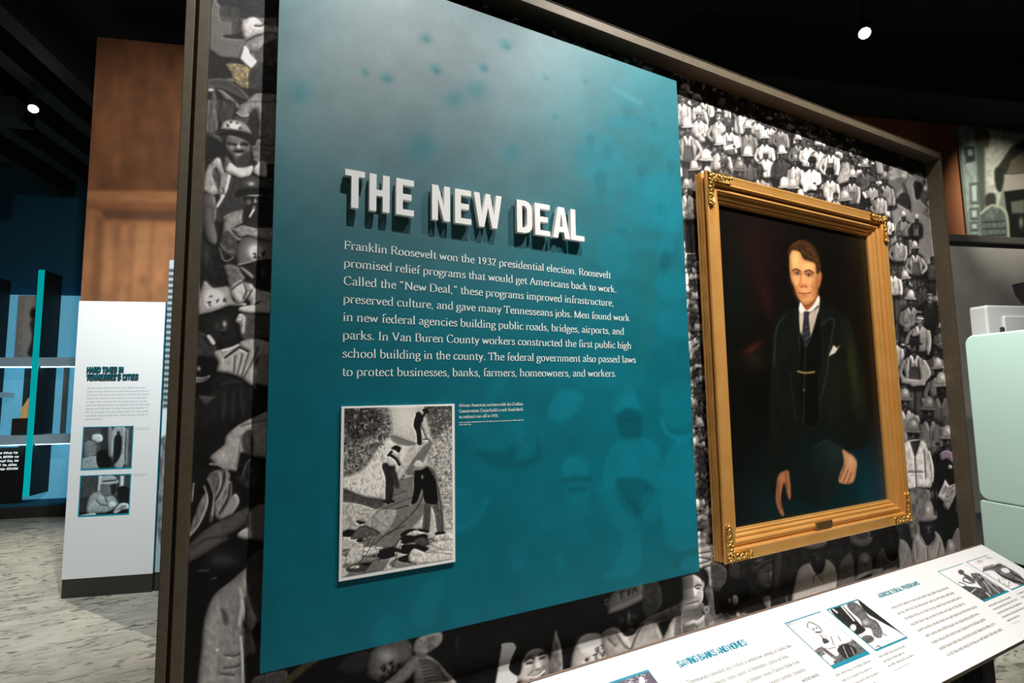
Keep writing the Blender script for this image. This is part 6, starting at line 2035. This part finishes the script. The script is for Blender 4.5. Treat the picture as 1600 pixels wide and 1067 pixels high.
# ------------------------------------------------------------------ blue-lit display shelves at the far left
ND = 8.29
case = thing('display_shelving', EN(-4.95, ND + .2, 0), 'tall blue-lit display shelving with turquoise-edged uprights', 'shelving')
MB().box(EN(-5.9, ND - .02, 0), E1 * 1.62, E2 * .5, UP * .14).build('plinth', M['plinth'], case)
bp = MB()
bp.box(EN(-5.9, ND + .40, .14), E1 * 1.62, E2 * .03, UP * 2.86)
bp.build('back_panel', M['glow'], case)
MB().box(EN(-5.9, ND, .14), E1 * 1.62, E2 * .4, UP * .03).build('base_board', M['dark_wall'], case)
for e0, z0, z1 in ((-5.545, .30, 3.19), (-4.915, .27, 3.28)):
    up = MB().box(EN(e0, ND + .012, z0), E1 * .07, E2 * .385, UP * (z1 - z0)).build('upright', M['black'], case)
    MB().box(EN(e0, ND, z0), E1 * .07, E2 * .012, UP * (z1 - z0)).build('turquoise_edge', M['fin_edge'], up)
for e0, e1, z in ((-5.85, -4.43, 1.97), (-5.85, -4.43, .94), (-5.85, -5.32, 1.56)):
    sh = MB().box(EN(e0, ND + .015, z), E1 * (e1 - e0), E2 * .38, UP * (.12 if z != 1.56 else .07)).build('shelf', M['shelf'], case, .004)
    MB().box(EN(e0 + .02, ND + .06, z - .012), E1 * (e1 - e0 - .04), E2 * .02, UP * .010).build('light_strip', M['led'], sh)
nf = MB()
for e0 in (-4.70, -4.50):
    nf.box(EN(e0, ND + .30, 1.06), E1 * .03, E2 * .08, UP * 1.0)
nf.box(EN(-4.70, ND + .30, 2.06), E1 * .23, E2 * .08, UP * .02)
nf.build('niche_frame', M['grey_wall'], case)
nb = MB()
nb.box(EN(-5.22, ND + .375, 1.06), E1 * .30, E2 * .02, UP * .9)
nb.box(EN(-5.22, ND + .375, .30), E1 * .30, E2 * .02, UP * .63)
nb.build('niche_back', mat('grey green backing', (.05, .075, .075), .7), case)

st = thing('statue_picture', EN(-5.1, ND + .2, 2.09), 'grey picture of a standing statue on the upper shelf', 'picture')
P = grid(EN(0, ND + .2, 0), E1, UP, np.linspace(-5.25, -5.02, 50), np.linspace(2.09, 2.96, 100))
A = blank(P, .8, (1.0, 1.0, 1.0))
art_statue(A)
print_mesh('print', [(P, A.img())], M['photo'], st)
MB().box(EN(-5.25, ND + .202, 2.09), E1 * .23, E2 * .03, UP * .87).build('board', M['grey_wall'], st)

blk = MB().box(EN(-5.16, ND + .10, 1.06), E1 * .22, E2 * .2, UP * .22).build('display_block', M['cap'], None, .004)
props(blk, 'dark block under the pale gold figure on the middle shelf', 'block')
fg = MB()
b0 = EN(-5.075, ND + .2, 1.28)
fg.lathe(b0, [(.055, 0), (.055, .02), (.03, .03)], 16)
fg.tube([b0 + UP * .02, b0 + UP * .09 + E1 * .005, b0 + UP * .17 + E1 * .02, b0 + UP * .26 + E1 * .045, b0 + UP * .30 + E1 * .06], [.035, .045, .035, .018, .006], 12)
fg.tube([b0 + UP * .05, b0 + UP * .12 - E1 * .035, b0 + UP * .16 - E1 * .04], [.025, .018, .006], 10)
fg = fg.build('figurine', M['gold_thing'], None, smooth=True)
props(fg, 'small pale gold figure standing on a dark block', 'figurine')

tx = thing('lit_caption_panel', EN(-5.2, ND + .2, .17), 'dark caption panel with five glowing lines of text on the bottom shelf', 'caption panel')
MB().box(EN(-5.36, ND + .12, .17), E1 * .36, E2 * .02, UP * .73).build('board', M['black'], tx)
gc = mat('glowing caption', (.8, .85, .85), .5, 0, .5, (.9, 1, 1), .8)
for i in range(5):
    ln = MB()
    squiggle(ln, EN(-5.30, ND + .118, .815 - .052 * i), E1, UP, .24, .03, 200 + i)
    ln.build('text_line', gc, tx)

# ------------------------------------------------------------------ kitchen exhibit at the far right
far = thing('photo_mural', EN(7.0, 4.7, 3.12), 'large faded photograph of old buildings above the grey half wall', 'mural')
P = grid(EN(0, 4.70, 0), E1, UP, np.linspace(5.98, 8.6, 190), np.linspace(3.115, 4.41, 120))
A = blank(P, (.4, .42, .38), (1, 1, 1))
art_far(A)
print_mesh('print', [(P, A.img())], M['mural'], far)
MB().box(EN(5.98, 4.702, 3.115), E1 * 2.62, E2 * .016, UP * 1.295).build('board', M['cap'], far)

pf = MB().box(EN(3.95, 1.6, 0), E1 * 5.0, E2 * 3.03, UP * .235).build('exhibit_platform', M['platform'], None)
props(pf, 'low dark platform under the green refrigerator', 'platform')
pe = MB().box(EN(3.93, 1.6, .195), E1 * .019, E2 * 3.03, UP * .04)
o = pe.build('edge_trim', M['platform_edge'], pf)


def rounded_prism(mb, o, ex, ey, en, w, h, d, r, n=6, lip=None):
    """slab w x h in (ex, ey), rounded corners r, thickness d along en, its front edge softened"""
    def loop(ins):
        pts = []
        for cx, cy, a0 in ((w - r, r, -90), (w - r, h - r, 0), (r, h - r, 90), (r, r, 180)):
            for k in range(n + 1):
                a = math.radians(a0 + 90 * k / n)
                pts.append((cx + (r - ins) * math.cos(a), cy + (r - ins) * math.sin(a)))
        return pts
    q = lip or min(r * .6, d * .5)
    rings = [(0, 0)] + [(q - q * math.cos(t), d - q + q * math.sin(t)) for t in np.linspace(0, math.pi / 2, 6)]
    vs, m = [], 4 * (n + 1)
    for ins, dep in rings:
        for a, b in loop(ins):
            vs.append(np.asarray(o) + np.asarray(ex) * a + np.asarray(ey) * b + np.asarray(en) * dep)
    fs = [tuple(range(m - 1, -1, -1))]
    for i in range(len(rings) - 1):
        for k in range(m):
            fs.append((i * m + k, i * m + (k + 1) % m, (i + 1) * m + (k + 1) % m, (i + 1) * m + k))
    fs.append(tuple((len(rings) - 1) * m + k for k in range(m)))
    return mb.add(vs, fs)


fe, fn = 4.06, 3.29
rf = thing('refrigerator', EN(fe + .3, fn - .36, .235), 'rounded mint-green vintage refrigerator on the dark platform', 'refrigerator')
rounded_prism(MB(), EN(fe + .62, fn, .30), -E2, UP, -E1, .74, 1.585, .56, .075).build('body', M['mint'], rf, smooth=False)
dr = rounded_prism(MB(), EN(fe + .058, fn - .002, .696), -E2, UP, -E1, .736, 1.186, .058, .07, lip=.014).build('door', M['mint'], rf)
MB().tube([EN(fe - .004, fn - .69, 1.32), EN(fe - .045, fn - .69, 1.30), EN(fe - .05, fn - .69, 1.12), EN(fe - .004, fn - .69, 1.10)], .011, 10).build('handle', M['chrome'], dr)
rounded_prism(MB(), EN(fe + .058, fn - .002, .305), -E2, UP, -E1, .736, .3885, .058, .02, lip=.008).build('lower_door', M['mint'], rf)
MB().box(EN(fe + .05, fn - .70, .235), E1 * .5, E2 * .66, UP * .066).build('kick_base', M['black'], rf)

ce, cn = 5.05, 3.87
cb = thing('kitchen_cabinet', EN(ce + .4, cn + .25, .235), 'white enamel kitchen cabinet behind the green refrigerator', 'cabinet')
rounded_prism(MB(), EN(ce, cn + .14, .3), E1, UP, -E2, 1.25, 1.93, .14, .03).build('body', M['enamel'], cb)
dw = rounded_prism(MB(), EN(ce + .17, cn + .001, 1.35), E1, UP, -E2, .96, .78, .018, .02).build('door', M['enamel'], cb)
MB().box(EN(ce + .125, cn - .03, 1.90), E1 * .022, E2 * .03, UP * .13).build('handle', M['bowl'], dw, .006)
lgm = [MB().box(EN(ce + a, cn + b, .235), E1 * .06, E2 * .06, UP * .075).build('leg', M['enamel'], cb) for a in (.03, 1.15) for b in (.02, .07)]
bw = MB()
bw.lathe(EN(ce + .72, cn + .07, 2.231), [(.07, 0), (.085, .012), (.13, .06), (.165, .13), (.18, .225), (.185, .23), (.178, .23), (.158, .13), (.12, .065), (.06, .022)], 32)
bw = bw.build('bowl', M['bowl'], None, smooth=True)
props(bw, 'dark enamel bowl standing on top of the white cabinet', 'bowl')
